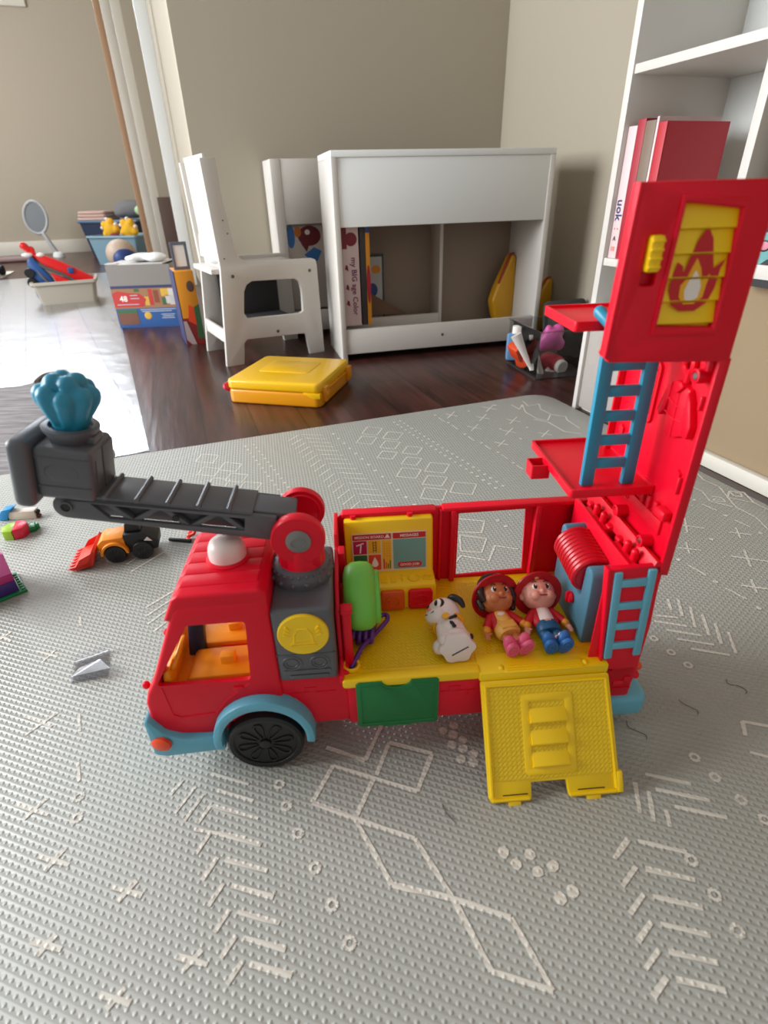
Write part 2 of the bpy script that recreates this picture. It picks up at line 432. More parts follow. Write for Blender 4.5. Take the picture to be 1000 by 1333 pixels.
D2([(585,98),(680,77),(700,163),(795,157),(772,198)], 400, 500, K)
L2([(738,75),(768,92),(778,75),(790,102),(830,125),(870,132),(880,110),(935,118),(940,130),(985,160)], 400, 500, K)
L2([(780,62),(800,80),(838,72),(845,92),(880,108)], 400, 500, K); L2([(820,128),(872,138),(930,172),(990,180)], 400, 500, K)
# ground seen through the window of the truck
L2([(465,120),(555,128),(545,168),(462,165)], 420, 630, 2.632); L2([(470,175),(562,188),(545,236),(474,230)], 420, 630, 2.632, .0028, True)
L2([(570,265),(590,212),(670,224)], 420, 630, 2.632); L2([(455,270),(475,246),(560,262)], 420, 630, 2.632); D2([(600,125),(628,145)], 420, 630, 2.632)
# right side, beside the wall
o3 = (840, 560, 5.556)
for ln in [[(215,682),(430,710)],[(285,635),(305,740)],[(605,738),(770,757)],[(655,705),(690,785)],[(230,850),(405,870)],[(295,812),(320,895)],[(620,912),(889,950)],[(715,865),(765,990)],[(695,1122),(889,1150)],[(765,1080),(810,1180)],
           [(410,535),(520,582)],[(648,650),(760,702)],[(310,975),(440,1050)],[(585,1143),(735,1225)],[(275,540),(350,548)],[(140,870),(180,890)],
           [(365,300),(420,360),(535,410),(595,485),(660,560),(800,630),(885,715),(960,790)],[(330,405),(415,445),(470,515),(635,555)],
           [(480,478),(555,490),(582,520),(502,512),(492,498),(545,502)],[(785,525),(595,487),(610,442),(712,450),(785,525),(960,610)],[(612,447),(642,476),(702,482),(690,457),(648,455)]]: L2(ln, *o3)
D2([(355,505),(582,618),(835,745),(480,790),(240,937),(510,1098),(820,1287)], *o3)
o4 = (840, 780, 4.444)
for ln in [[(130,0),(150,65)],[(190,0),(215,100)],[(260,45),(290,165)],[(330,90),(370,210)],[(405,140),(440,260)],[(480,190),(525,315)],[(60,95),(190,108)],[(55,128),(245,158)],[(120,178),(330,212)],[(185,230),(400,265)],[(265,287),(490,325)],
           [(580,790),(562,708),(720,738)],[(605,885),(760,925)],[(0,1012),(265,1070)],[(60,1100),(375,1165)],[(170,1200),(475,1265)],[(20,1110),(50,1290)],[(120,1220),(145,1320)],[(-60,1060),(-30,1240)]]: L2(ln, *o4, .0040)
def ring_dot(x, y):
    P = at(x, y); n = 10
    for k in range(n): 
        a, c = 2*PI*k/n, 2*PI*(k+1)/n; q_line(P + Vector((math.cos(a), math.sin(a), 0))*.0042, P + Vector((math.cos(c), math.sin(c), 0))*.0042, .003)
for (x, y) in [(50,228),(150,308),(248,382),(285,915),(405,1030),(555,1162),(690,1275)]: ring_dot(o4[0]+x/o4[2], o4[1]+y/o4[2])
# front field
o5 = (400, 920, 3.846)
L2([(95,205),(290,270),(375,90),(410,10)], *o5, .0046); L2([(345,345),(410,180),(625,235),(550,425),(130,295),(25,480),(240,560),(335,355)], *o5, .0046)
D2([(725,190),(780,165),(780,210),(770,262),(835,235),(830,282),(735,95),(730,140),(680,120)], *o5, .0055)
o7 = (0, 760, 2)
for ln in [[(380,62),(450,20)],[(380,85),(445,42)],[(385,105),(440,65)],[(400,125),(445,90)],[(0,145),(30,125)],[(5,135),(28,150)],[(95,175),(150,190)],[(110,205),(145,172)],[(65,345),(135,372)],[(65,395),(150,335)],[(40,575),(125,602)],[(60,615),(120,560)],
           [(208,85),(210,110)],[(205,340),(208,385)],[(203,465),(206,515)],[(443,550),(478,510)],[(455,598),(510,528)],[(480,618),(530,548)],[(515,625),(550,575)],[(550,495),(648,522)],[(565,538),(660,566)],[(553,578),(672,612)],[(505,640),(640,662)]]: L2(ln, *o7, .0034)
for (x, y) in [(727,522),(745,578),(205,555),(200,610)]: ring_dot(x/2, 760+y/2)
for ln in [[(20,610),(40,595)],[(165,735),(200,712)],[(170,745),(215,718)]]: L2(ln, 0, 0, 1)
# the pattern runs on across the near part of the mat
for (x, y) in [(70,1120),(165,1160),(60,1230),(250,1250),(150,1300)]:
    L2([(x-20,y-5),(x+20,y+6)], 0, 0, 1, .0042); L2([(x-12,y+14),(x+13,y-14)], 0, 0, 1, .0042)
for k in range(6):
    L2([(285+k*8, 1085+k*34), (340+k*8, 1100+k*34)], 0, 0, 1, .0042); L2([(255+k*8, 1112+k*34), (275+k*8, 1082+k*34)], 0, 0, 1, .0042)
for (x, y) in [(388,1085),(410,1130),(432,1178),(455,1228),(900,1120),(930,1165),(960,1212)]: ring_dot(x, y)
L2([(462,1066),(540,1092),(590,1170),(510,1152),(462,1066)], 0, 0, 1, .0046); L2([(590,1170),(665,1195),(720,1290),(640,1265),(590,1170)], 0, 0, 1, .0046)
D2([(655,1110),(672,1125),(690,1112),(700,1135),(720,1128),(745,1160),(730,1170)], 0, 0, 1, .0055)
for k in range(6): L2([(830+k*10,1095+k*36),(895+k*10,1110+k*36)], 0, 0, 1, .0042); L2([(800+k*10,1118+k*36),(818+k*10,1092+k*36)], 0, 0, 1, .0042)
pat.normal_update()
for f in pat.faces:
    f.material_index = 1
    if f.normal.z < 0: f.normal_flip()
tm = bpy.data.meshes.new('t'); pat.to_mesh(tm); pat.free()
bm = bmesh.new(); bm.from_mesh(playmat.data); bm.from_mesh(tm); bm.to_mesh(playmat.data); bm.free(); bpy.data.meshes.remove(tm)

# clear plastic sheet over the wooden floor and a grey wood-grain patch lying on it
b = MB(); b.box(-3.1, 0, 0, 4.05, 0, .0012)
sheet = b.build('clear_floor_sheet', clear_mat('clear_vinyl', .26, (225, 230, 235), .27), None, RW(-.13, 1.29, FLOOR_Z + .0004), (0, 0, YAWR + rad(5)))
nt = sheet.data.materials[0].node_tree; mixn = [n for n in nt.nodes if n.type == 'MIX_SHADER'][0]; src = mixn.inputs[0].links[0].from_socket
tcn = nt.nodes.new('ShaderNodeTexCoord'); mpn = nt.nodes.new('ShaderNodeMapping'); mpn.inputs['Rotation'].default_value = (0, 0, rad(85)); brn = nt.nodes.new('ShaderNodeTexBrick'); mun = nt.nodes.new('ShaderNodeMath'); mun.operation = 'MULTIPLY'
brn.inputs['Scale'].default_value = 1; brn.inputs['Brick Width'].default_value = 1.15; brn.inputs['Row Height'].default_value = .125; brn.inputs['Mortar Size'].default_value = .003; brn.inputs['Mortar Smooth'].default_value = .3
brn.inputs['Color1'].default_value = (1, 1, 1, 1); brn.inputs['Color2'].default_value = (.9, .9, .9, 1); brn.inputs['Mortar'].default_value = (.6, .6, .6, 1)
nt.links.new(tcn.outputs['Object'], mpn.inputs[0]); nt.links.new(mpn.outputs[0], brn.inputs[0]); nt.links.new(brn.outputs[0], mun.inputs[0]); nt.links.new(src, mun.inputs[1]); nt.links.new(mun.outputs[0], mixn.inputs[0])
tag(sheet, 'clear glossy plastic sheet covering the wooden floor at left, gleaming with window light', 'floor sheet')

def grain_mat(name, c0, c1, sc_, rough=.6):
    M = mat(name, c0, rough, .3); nt = M.node_tree; p = nt.nodes['Principled BSDF']; L = nt.links.new
    tc = nt.nodes.new('ShaderNodeTexCoord'); mp = nt.nodes.new('ShaderNodeMapping'); mp.inputs['Scale'].default_value = sc_; L(tc.outputs['Object'], mp.inputs[0])
    nz = nt.nodes.new('ShaderNodeTexNoise'); nz.inputs['Scale'].default_value = 3; nz.inputs['Detail'].default_value = 8; L(mp.outputs[0], nz.inputs['Vector'])
    cr = nt.nodes.new('ShaderNodeValToRGB'); cr.color_ramp.elements[0].position = .35; cr.color_ramp.elements[0].color = rgb(*c0); cr.color_ramp.elements[1].position = .7; cr.color_ramp.elements[1].color = rgb(*c1)
    L(nz.outputs[0], cr.inputs[0]); L(cr.outputs[0], p.inputs['Base Color']); return M

# ---------------------------------------------------------------- the toy fire truck
TY = rad(3.3)
TO = at(455, 943, .045); TO.z = 0
TM = Matrix.Translation(TO) @ Matrix.Rotation(TY, 4, 'Z')
def T(u, v, z): return TM @ Vector((u, v, z))
TI = TM.inverted()
truck = thing('toy_fire_truck', 'large red toy fire truck opened out into a fire station with a grey arm', 'toy truck', M=TM)

# lower body
b = MB()
b.box(-.125, .004, .004, .098, .046, .112, .003)
b.prism([(0, .045), (.282, .045), (.284, .1), (0, .1)], 0, .148, 'y', bev=.004)
b.prism([(.0, .096), (.0, .107), (.126, .107), (.126, .096)], -.002, .006, 'y', bev=.001)
for (x0, x1, z) in ((.09, .124, .082), (.252, .281, .068), (-.055, -.01, .09)):      # moulded brick courses
    b.box(x0, x1, -.0006 if x0 > 0 else .0034, .002 if x0 > 0 else .006, z, z + .0008)
for (x, z, w) in ((.098, .083, .012), (.108, .076, .01), (.262, .073, .01), (.272, .078, .006), (-.04, .091, .012)):
    b.box(x, x + w, -.0007 if x > 0 else .0033, .002 if x > 0 else .006, z, z + .006, .0004)
b.build('chassis_body', RED, truck)

# cab shell, cut out of a solid
b = MB()
CAB = [(-.060, .060), (-.060, .203), (-.066, .2075), (-.136, .2065), (-.1415, .200), (-.147, .187), (-.1745, .122), (-.183, .107), (-.187, .095), (-.188, .062), (-.17, .050), (-.130, .046), (-.126, .06)]
b.prism(CAB, 0, .104, 'y', bev=.006, seg=3, ang=20)
cab = b.build('cab', RED, truck)
c1 = MB(); c1.prism([(-.067, .072), (-.067, .199), (-.134, .199), (-.141, .185), (-.168, .120), (-.172, .105), (-.172, .072)], .0045, .0995, 'y')
WIN = [(-.131, .186), (-.084, .1865), (-.0815, .184), (-.0865, .119), (-.089, .1165), (-.169, .1165), (-.1705, .119)]
c2 = MB(); c2.prism(WIN, -.02, .13, 'y', bev=.0015)
c3 = MB(); c3.box(-.2, -.14, .012, .092, .128, .182, .004)
cut(cab, [c1, c2, c3])
b = MB()                                              # door line and sill
b.tube([(-.168, -.0002, .1135), (-.165, -.0002, .078), (-.158, -.0002, .0735), (-.125, -.0002, .0765), (-.112, -.0002, .093), (-.098, -.0002, .105), (-.0875, -.0002, .1135)], .0007, 6)
b.build('door_line', RED, cab)
b = MB(); b.prism(rrect(-.104, -.094, .1055, .1095, .0015), -.0015, .001, 'y', bev=.0004)
b.build('door_handle', RED, cab)
for y in (.016, .088):
    b = MB(); b.ell((-.189, y, .103), (.0038, .0035, .0045)); b.build('side_mirror', RED, cab)
# roof with ribs
b = MB()
b.prism([(-.150, .1905), (-.139, .2135), (-.134, .2165), (-.066, .2185), (-.060, .214), (-.060, .197), (-.142, .190)], .0005, .1035, 'y', bev=.007, seg=3, ang=20)
for k in range(5):
    y = .014 + k*.0175
    b.prism([(-.1385, .2140), (-.1335, .2171), (-.068, .2191), (-.066, .2165), (-.134, .2150)], y, y + .0166, 'y', bev=.0006)
b.build('roof', RED, truck)
b = MB(); b.lathe([(.0195, -.002), (.0195, .004), (.0165, .0055), (0, .0055)], (-.099, .052, .2155), n=36); bz = b.build('beacon_base', RED, truck)
b = MB(); b.lathe([(.0165, 0), (.0168, .0055), (.0160, .0110), (.0138, .0158), (.0095, .0192), (.0045, .0207), (0, .0210)], (-.099, .052, .2205), n=36)
b.build('beacon_lamp', WHP, truck, smooth=60)['label'] = 'white domed beacon lamp'
# cab inside
b = MB()
b.box(-.166, -.068, .006, .098, .072, .108, .003)
b.prism([(-.151, .104), (-.086, .104), (-.082, .118), (-.145, .116)], .008, .047, 'y', bev=.003)
b.prism([(-.151, .104), (-.086, .104), (-.082, .118), (-.145, .116)], .053, .095, 'y', bev=.003)
b.prism([(-.084, .104), (-.074, .104), (-.069, .190), (-.076, .190)], .008, .047, 'y', bev=.003)
b.prism([(-.084, .104), (-.074, .104), (-.069, .190), (-.076, .190)], .053, .095, 'y', bev=.003)
b.box(-.118, -.104, .022, .032, .112, .126, .0015); b.box(-.118, -.106, .068, .078, .112, .126, .0015)
b.box(-.088, -.08, .022, .032, .128, .162, .002); b.box(-.088, -.08, .068, .078, .128, .162, .002)
b.build('cab_seats', ORG, truck)['label'] = 'orange moulded seats inside the cab'
b = MB(); b.prism([(-.173, .09), (-.158, .09), (-.160, .130), (-.1665, .126)], .006, .097, 'y', bev=.003)
b.build('dashboard', ORG, truck)
b = MB(); b.tube([Vector((-.1545, .024, .134)) + Vector((math.sin(a)*.006, math.cos(a)*.0145, math.sin(a)*.013)) for a in [2*PI*k/24 for k in range(24)]], .0022, 8, True)
b.caps((-.162, .024, .124), (-.1545, .024, .134), .003); b.caps((-.1545, .0105, .134), (-.1545, .0375, .134), .0018)
b.build('steering_wheel', ORG, truck)
b = MB(); b.prism([(-.156, .1), (-.139, .1), (-.1335, .150), (-.1290, .190), (-.141, .188), (-.149, .15)], .046, .0545, 'y', bev=.002)
b.build('cab_divider', NAVY, truck)['label'] = 'dark navy panel standing between the cab seats and dashboard'
# bumper with lamp, fender, wheels
b = MB(); b.prism([(-.192, .030), (-.192, .078), (-.186, .076), (-.176, .058), (-.158, .0495), (-.122, .0495), (-.122, .030), (-.18, .026)], -.007, .111, 'y', bev=.003)
bp_ = b.build('front_bumper', TEAL, truck)
b = MB(); b.lathe([(.0105, 0), (.0105, .003), (.008, .0045), (0, .005)], (-.1805, -.0065, .0475), (-.25, -1, 0), sx=1.0, sy=.8, n=28)
b.build('bumper_lamp', ORL, bp_)['label'] = 'orange oval corner lamp'
CX, CZ = -.0825, .0375
b = MB()
b.prism(arc(CX, .043, .049, .054, 188, -8, 22) + arc(CX, .043, .0405, .0425, -8, 188, 22), -.011, .025, 'y', bev=.0022, seg=2)
b.build('fender', TEAL, truck)['label'] = 'light blue arch over the front wheel'
def wheel(x, y, s):
    b = MB()
    b.lathe([(0, 0), (.030, 0), (.031, -.0015), (.0345, -.0022), (.0368, 0), (.0375, .004), (.0375, .018), (.034, .022), (0, .022)], (x, y, .0375), (0, s, 0), n=48)
    o = b.build('wheel', BLK, truck)
    b = MB(); yy = y - s*.0006
    b.lathe([(.0315, .001), (.0315, -.0008), (.030, -.0008), (.030, .001)], (x, y, .0375), (0, s, 0), n=40)
    for k in range(8):
        a = 2*PI*k/8 + .2
        c, d_ = math.cos(a), math.sin(a)
        P = []
        for t_, w in ((.0085, .0012), (.014, .0026), (.020, .0038), (.0245, .0038), (.027, .0018), (.027, -.0018), (.0245, -.0038), (.020, -.0038), (.014, -.0026), (.0085, -.0012)):
            P.append((x + c*t_ - d_*w, .0375 + d_*t_ + c*w))
        b.tube([(p[0], yy, p[1]) for p in P], .0009, 6, True)
    b.lathe([(.0055, .001), (.0055, -.0022), (.004, -.003), (0, -.003)], (x, y, .0375), (0, s, 0), n=24)
    b.build('wheel_hub', BLK, o)
wheel(CX, -.008, 1); wheel(CX, .112, -1); wheel(.215, .008, 1); wheel(.215, .142, -1)

# grey engine block behind the cab, with siren button
b = MB(); b.box(-.0605, -.0065, 0, .098, .110, .195, .004, 3)
for cx in (-.047, -.022):
    b.tube([(cx + .0085*math.cos(a), 0, .1335 + .0075*math.sin(a)) for a in [2*PI*k/24 for k in range(24)]], .0011, 6, True)
    b.tube([(cx + .0055*math.cos(a), -.0002, .1335 + .005*math.sin(a)) for a in [2*PI*k/24 for k in range(24)]], .0008, 6, True)
for (z, x0, x1) in ((.1225, -.056, -.012), (.1165, -.051, -.014)): b.prism(rrect(x0, x1, z - .0022, z + .0022, .002), -.0014, .001, 'y', bev=.0006)
b.box(-.060, -.007, -.0005, .001, .1435, .1441)
blk = b.build('engine_block', GRY, truck)
b = MB(); b.lathe([(.0225, 0), (.0225, .0035), (.0215, .0045), (0, .0048)], (-.0335, .0015, .1685), (0, -1, 0), sx=1.0, sy=1.0, n=48)
def zt(pts, r=.0008): b.tube([(-.0335 + x, -.0033, .1685 + z) for x, z in pts], r, 6)
zt([(-.0085, -.008), (-.0075, .002), (-.004, .008), (.004, .008), (.0075, .002), (.0085, -.008)]); zt([(-.011, -.0085), (.011, -.0085), (.011, -.0115), (-.011, -.0115), (-.011, -.0085)])
for s in (-1, 1):
    for k in range(3): zt([(s*.0115, .000 + k*.0035), (s*(.0165 - k*.001), .002 + k*.0045)], .001)
b.build('siren_button', YEL, truck)['label'] = 'round yellow button with a moulded siren'
# turret
b = MB()
b.lathe([(.0275, 0), (.028, .004), (.0275, .010), (.0265, .0115), (.0262, .016), (.022, .018), (0, .018)], (-.0345, .053, .1945), n=44)
for k in range(24):
    a = 2*PI*k/24; b.ell((-.0345 + .0262*math.cos(a), .053 + .0262*math.sin(a), .2085), .0016, u=8, v=6)
for k in range(14):
    a = 2*PI*k/14; b.ell((-.0345 + .0275*math.cos(a), .053 + .0275*math.sin(a), .2005), .0024, u=8, v=6)
b.build('turret_ring', GRY, truck)['label'] = 'grey studded ring'
b = MB()
b.lathe([(.0215, 0), (.0205, .02), (.019, .024), (0, .024)], (-.0330, .052, .210), n=36)
AX = (-.0325, .2435)
b.lathe([(.0, 0), (.0225, 0), (.0235, .002), (.0235, .010), (.022, .0125), (0, .0125)], (AX[0], .032, AX[1]), (0, 1, 0), n=44)
b.lathe([(.0, 0), (.0215, 0), (.022, .002), (.022, .008), (.0205, .010), (0, .010)], (AX[0], .0835, AX[1]), (0, 1, 0), n=44)
b.tube([(AX[0] + .017*math.cos(2*PI*k/28), .0835, AX[1] + .017*math.sin(2*PI*k/28)) for k in range(28)], .0014, 6, True)
b.box(AX[0] - .0185, AX[0] + .0185, .034, .0445, .214, .243, .003); b.box(AX[0] - .017, AX[0] + .017, .083, .091, .218, .243, .003)
tur = b.build('turret', RED, truck)
b = MB(); b.lathe([(.0108, 0), (.0108, .002), (.0095, .0026), (0, .0026)], (AX[0] + .0006, .0325, AX[1] + .0006), (0, -1, 0), n=36)
b.tube([(AX[0] + .0065*math.cos(a), .0298, AX[1] + .005*math.sin(a)) for a in [2*PI*k/16 for k in range(16)]], .0005, 5, True)
b.build('turret_cap', LGRY, tur)['label'] = 'grey round cap'

# ladder arm (x runs along the arm, tip at -x)
b = MB()
side = [(-.020, -.006), (-.02, .017), (-.198, .0185)] + arc(-.1885, .008, .0105, .0105, 95, 270, 10)[1:] + [(-.03, -.006)]
holes = []
HX = (-.170, -.046)
holes = [[(HX[0], .0128), (HX[1], .0128), (HX[1], .0002), (HX[0] + .014, .0002)]]
for y in (.0405, .0770): b.prism(side, y, y + .0045, 'y', holes=holes, bev=.0006)
b.box(-.178, -.024, .0500, .0720, -.003, .0165, .001)
for i in range(5):
    x0 = -.150 + i*.0235; sl = .0085 if i % 2 else -.0085
    if i == 0: x0 += .002
    b.prism([(x0 - .0035 - sl, .0000), (x0 + .0035 - sl, .0000), (x0 + .0035 + sl, .0130), (x0 - .0035 + sl, .0130)], .0422, .051, 'y', bev=.0004)
b.prism([(-.196, .014), (-.178, .0195), (-.040, .0195), (-.040, .0155), (-.196, .0125)], .0405, .0815, 'y', bev=.0015)
b.box(-.042, -.004, .0465, .0775, .004, .0185, .002)
for k in range(5): b.tube([(-.158 + k*.0245, .0395, .0200), (-.158 + k*.0245, .0825, .0200)], .0022, 8)
b.lathe([(.0050, 0), (.0050, .0018), (.0038, .0018), (.0038, 0)], (-.1885, .0405, .008), (0, -1, 0), n=24)
arm = b.build('ladder_arm', GRY, truck, (AX[0], 0, AX[1]), (0, rad(10.5), 0))
b = MB()
b.lathe([(.0036, 0), (.0036, .001), (0, .001)], (-.1885, .0405, .008), (0, -1, 0), n=20); b.build('pivot_hole', BLK, arm)['label'] = 'black pivot hole'
b = MB(); b.lathe([(.003, 0), (.003, .001), (0, .001)], (-.103, .0420, .006), (0, -1, 0), n=16); b.build('pivot_hole', BLK, arm)['label'] = 'black pivot hole'
b = MB()
b.box(-.2075, -.1640, .037, .084, .0155, .0600, .0045, 3)
b.box(-.2235, -.2070, .030, .090, .0085, .0660, .006, 3)
for z in (.0275, .0525): b.box(-.2055, -.1660, .0364, .04, z, z + .0006)
b.ell((-.187, .0372, .040), (.013, .0013, .0085))
b.box(-.1642, -.1632, .045, .046, .028, .05); b.box(-.1645, -.1630, .060, .0815, .020, .056, .0005)
b.build('nozzle_box', GRY, arm)
b = MB(); b.lathe([(.0155, 0), (.0165, .004), (.0205, .010), (.021, .0125), (.019, .0135), (.016, .0135), (.016, .009), (0, .009)], (-.186, .061, .0590), n=36)
b.box(-.1725, -.166, .0525, .0695, .060, .0665, .001)
b.build('nozzle_ring', GRY, arm)

# yellow deck
b = MB()
b.prism([(-.002, .0965), (-.002, .1065), (.256, .1065), (.256, .0965)], .002, .146, 'y', bev=.001)
b.prism(rrect(-.003, .128, .100, .1095, .003), -.004, .006, 'y', bev=.001)
b.lathe([(.0085, 0), (.0085, .0055), (.007, .0062), (.0055, .005), (.0055, 0)], (.006, .015, .1065), n=28)
b.box(.126, .250, -.006, .020, .0985, .1085, .0012)
b.box(.150, .226, -.0075, .006, .1085, .1095, .0005)
for k in range(3): b.box(.152, .224, -.0055 + k*.003, -.0045 + k*.003, .1095, .1101)
b.ell((.1475, .000, .1085), (.0025, .0035, .002)); b.ell((.2285, .000, .1085), (.0025, .0035, .002))
b.build('deck', YEL, truck)
b = MB(); b.box(.006, .230, .012, .135, .1063, .1069); b.build('deck_tread', TREAD, truck)

# far side wall with window
b = MB()
b.prism([(.004, .06), (-.003, .110), (-.003, .196), (.004, .2035), (.284, .2045), (.284, .06)], .146, .1505, 'y', holes=[[(.1315, .109), (.210, .112), (.206, .1945), (.1315, .1935)]], bev=.0012)
b.box(.003, .105, .139, .152, .1995, .2050, .0015); b.box(.112, .284, .139, .152, .2005, .2055, .0015)
for x in (.1215, .2155): b.box(x, x + .006, .137, .147, .108, .202, .001)
b.box(.109, .112, .140, .147, .108, .202, .001)
for x in (.015, .076): b.tube([(x, .138, .196), (x, .138, .204)], .0032, 10)
b.build('side_wall', RED, truck)
# wall behind the cab
b = MB()
b.prism([(-.002, .105), (-.002, .114), (.020, .118), (.020, .172), (.030, .172), (.050, .186), (.100, .190), (.108, .2005), (.148, .2030), (.148, .105)], -.0055, -.0015, 'x', bev=.0008)
b.box(.0, .0085, .0165, .0255, .1085, .176, .002); b.box(-.001, .010, .0155, .0265, .172, .178, .0015)
b.box(-.0015, .005, .085, .100, .155, .192, .001)
b.build('bay_wall', RED, truck)

# console with screen, desk and buttons
b = MB()
b.prism([(.1455, .1065), (.1455, .196), (.141, .2005), (.1315, .1995), (.1225, .1385), (.0985, .1365), (.0965, .1065)], .0045, .1005, 'x', bev=.0028, seg=2)
for x0, x1 in ((.0415, .0485), (.052, .058)): b.prism(rrect(x0, x1, .104, .116, .0015), .1372, .1382, 'z')
b.tube([(.0645, .105, .138), (.0645, .116, .138)], .001, 6); b.tube([(.060, .111, .138), (.070, .111, .138)], .001, 6)
for cx, r in ((.0775, .006), (.0905, .004), (.0945, .0045)): b.tube([(cx + r*math.cos(a), .110 + r*.9*math.sin(a), .1382) for a in [2*PI*k/20 for k in range(20)]], .0008, 6, True)
con = b.build('console', YEL, truck)
def SP(name, x0, x1, M_, lift=.0005):
    pass
FM = frame(Vector((.0045, .1225, .1385)) - Vector((0, .0015, 0)), (1, 0, 0), (0, .009, .061))   # x along truck, y up the tilted face
def onface(b, x0, x1, y0, y1, lift, mi=0, r=.0008): b.prism(rrect(x0, x1, y0, y1, r, 3), -lift - .0006, lift, 'z', M=FM, mi=mi)
b = MB()
mats_ = [STK, S_RED, S_MAG, S_YEL, S_ORG, S_GRN, S_TEAL, S_WHT, S_DRK]
onface(b, .0075, .0885, .0025, .0485, .0004, 0)
onface(b, .0085, .0500, .0410, .0475, .0007, 1); onface(b, .0520, .0875, .0410, .0475, .0007, 1)
onface(b, .0090, .0235, .0245, .0400, .0007, 2); onface(b, .0250, .0385, .0245, .0400, .0007, 3); onface(b, .0400, .0500, .0045, .0400, .0007, 3)
onface(b, .0090, .0235, .0045, .0230, .0007, 5); onface(b, .0250, .0385, .0045, .0230, .0007, 4); onface(b, .0520, .0875, .0045, .0400, .0007, 6)
def ftext(s, size, x, y, mi): b.text(s, size, FM @ Matrix.Translation((x, y, .0009)), mi, bold=.00006)
ftext('MISSION BOARD', .0042, .0265, .0442, 7); ftext('MESSAGES', .0044, .0697, .0442, 7)
def fq(pts, mi): b.prism(pts, .0004, .00085, 'z', M=FM, mi=mi)
fq([(.0425, .0425), (.0490, .0425), (.0480, .0440), (.0472, .0462), (.0455, .0467), (.0442, .0440)], 7)
fq([(.0155, .026), (.0170, .026), (.0180, .0355), (.0165, .0355)], 7); fq([(.0125, .0340), (.0205, .0368), (.0200, .0380), (.0120, .0355)], 7)
for x in (.0300, .0332): fq([(x, .026), (x + .0008, .026), (x + .0008, .039), (x, .039)], 8)
for k in range(4): fq([(.0300, .028 + k*.003), (.0340, .028 + k*.003), (.0340, .0287 + k*.003), (.0300, .0287 + k*.003)], 8)
fq([(.0318 + .0035*math.cos(a), .0120 + .0038*math.sin(a)) for a in [rad(150 + 240*k/12) for k in range(13)]] + [(.0318, .0205)], 7)
for k, h in enumerate((.012, .008, .006, .010)): fq([(.0410 + k*.0022, .0055), (.0423 + k*.0022, .0055), (.0423 + k*.0022, .0055 + h), (.0410 + k*.0022, .0055 + h)], (1, 4, 5, 5)[k])
for i in range(3):
    for j in range(6): fq([(.0420 + i*.0028, .0205 + j*.003), (.0428 + i*.0028, .0205 + j*.003), (.0428 + i*.0028, .0213 + j*.003), (.0420 + i*.0028, .0213 + j*.003)], 4)
fq(rrect(.0565, .0830, .0060, .0125, .0030), 1)
ftext('GOOD JOB!', .0040, .0698, .0091, 7)
b.build('screen_sticker', mats_, con)['label'] = 'mission board and messages screen'
for nm, x0, x1, M_, lb in (('console_button', .0395, .0655, ORB, 'square orange button'), ('console_button', .0695, .0960, RED, 'square red button')):
    b = MB(); b.prism(rrect(x0, x1, .1080, .1330, .004), .0925, .0975, 'y', bev=.0014, seg=2)
    cx = (x0 + x1)/2
    b.tube([(cx + .0075*math.cos(a), .0923, .1205 + .0065*math.sin(a)) for a in [2*PI*k/20 for k in range(20)]], .0007, 6, True)
    for s in (-1, 1): b.tube([(cx + s*.003, .0923, .119), (cx + s*.003, .0923, .122)], .0007, 6)
    b.build(nm, M_, con)['label'] = lb

# drawer
b = MB()
notch = arc(.0475, .1075, .014, .0085, 180, 360, 12)
b.prism([(.009, .049), (.0115, .0465), (.085, .0465), (.0875, .049), (.0875, .1045), (.085, .107), (.062, .107)] + notch[::-1] + [(.033, .107), (.0115, .107), (.009, .1045)], -.0055, .004, 'y', bev=.0012)
b.box(.011, .0855, -.003, .02, .047, .1055)
fr_ = [(.0135, .051), (.083, .051), (.083, .102), (.0615, .102)] + arc(.0475, .1065, .0165, .0110, 335, 205, 10) + [(.0335, .102), (.0135, .102)]
b.tube([(p[0], -.0055, p[1]) for p in fr_], .0007, 6, True)
b.box(.033, .062, -.004, .01, .0425, .0475, .001)
b.build('drawer', GRN, truck)['label'] = 'green drawer front with a rounded finger notch'

# hose reel housing
b = MB()
hp = [(.026, .1065), (.110, .1065), (.1115, .110), (.1115, .188)] + arc(.104, .190, .0075, .0085, 0, 180, 8) + [(.0965, .168), (.0500, .150), (.0455, .154), (.0445, .182)] + arc(.0360, .184, .0085, .0085, 0, 180, 8) + [(.0265, .17)]
b.prism(hp, .2340, .2600, 'x', bev=.0025, seg=2, ang=40)
hs = b.build('reel_housing', STEEL, truck)
RX = Vector((0, 1, .10)).normalized(); R0 = Vector((.2440, .0455, .1745))
b = MB(); b.lathe([(.0165, 0), (.0165, .054), (.012, .0545), (0, .0545)], R0, RX, n=32)
for k in range(10):
    c = R0 + RX*(.003 + k*.0053); e1_ = Vector((1, 0, 0)); e2_ = RX.cross(e1_)
    b.tube([c + e1_*.0182*math.cos(a) + e2_*.0182*math.sin(a) for a in [2*PI*q/36 for q in range(36)]], .0031, 8, True)
b.build('hose_reel', DRED, hs)['label'] = 'ribbed red reel of hose'
b = MB(); b.lathe([(.0055, 0), (.0065, .0025), (.0055, .005), (0, .0055)], (.2345, .060, .139), (-1, 0, 0), n=20); b.box(.2275, .2315, .0585, .0615, .1335, .1455, .0008)
b.build('reel_knob', RED, hs)['label'] = 'red knob'

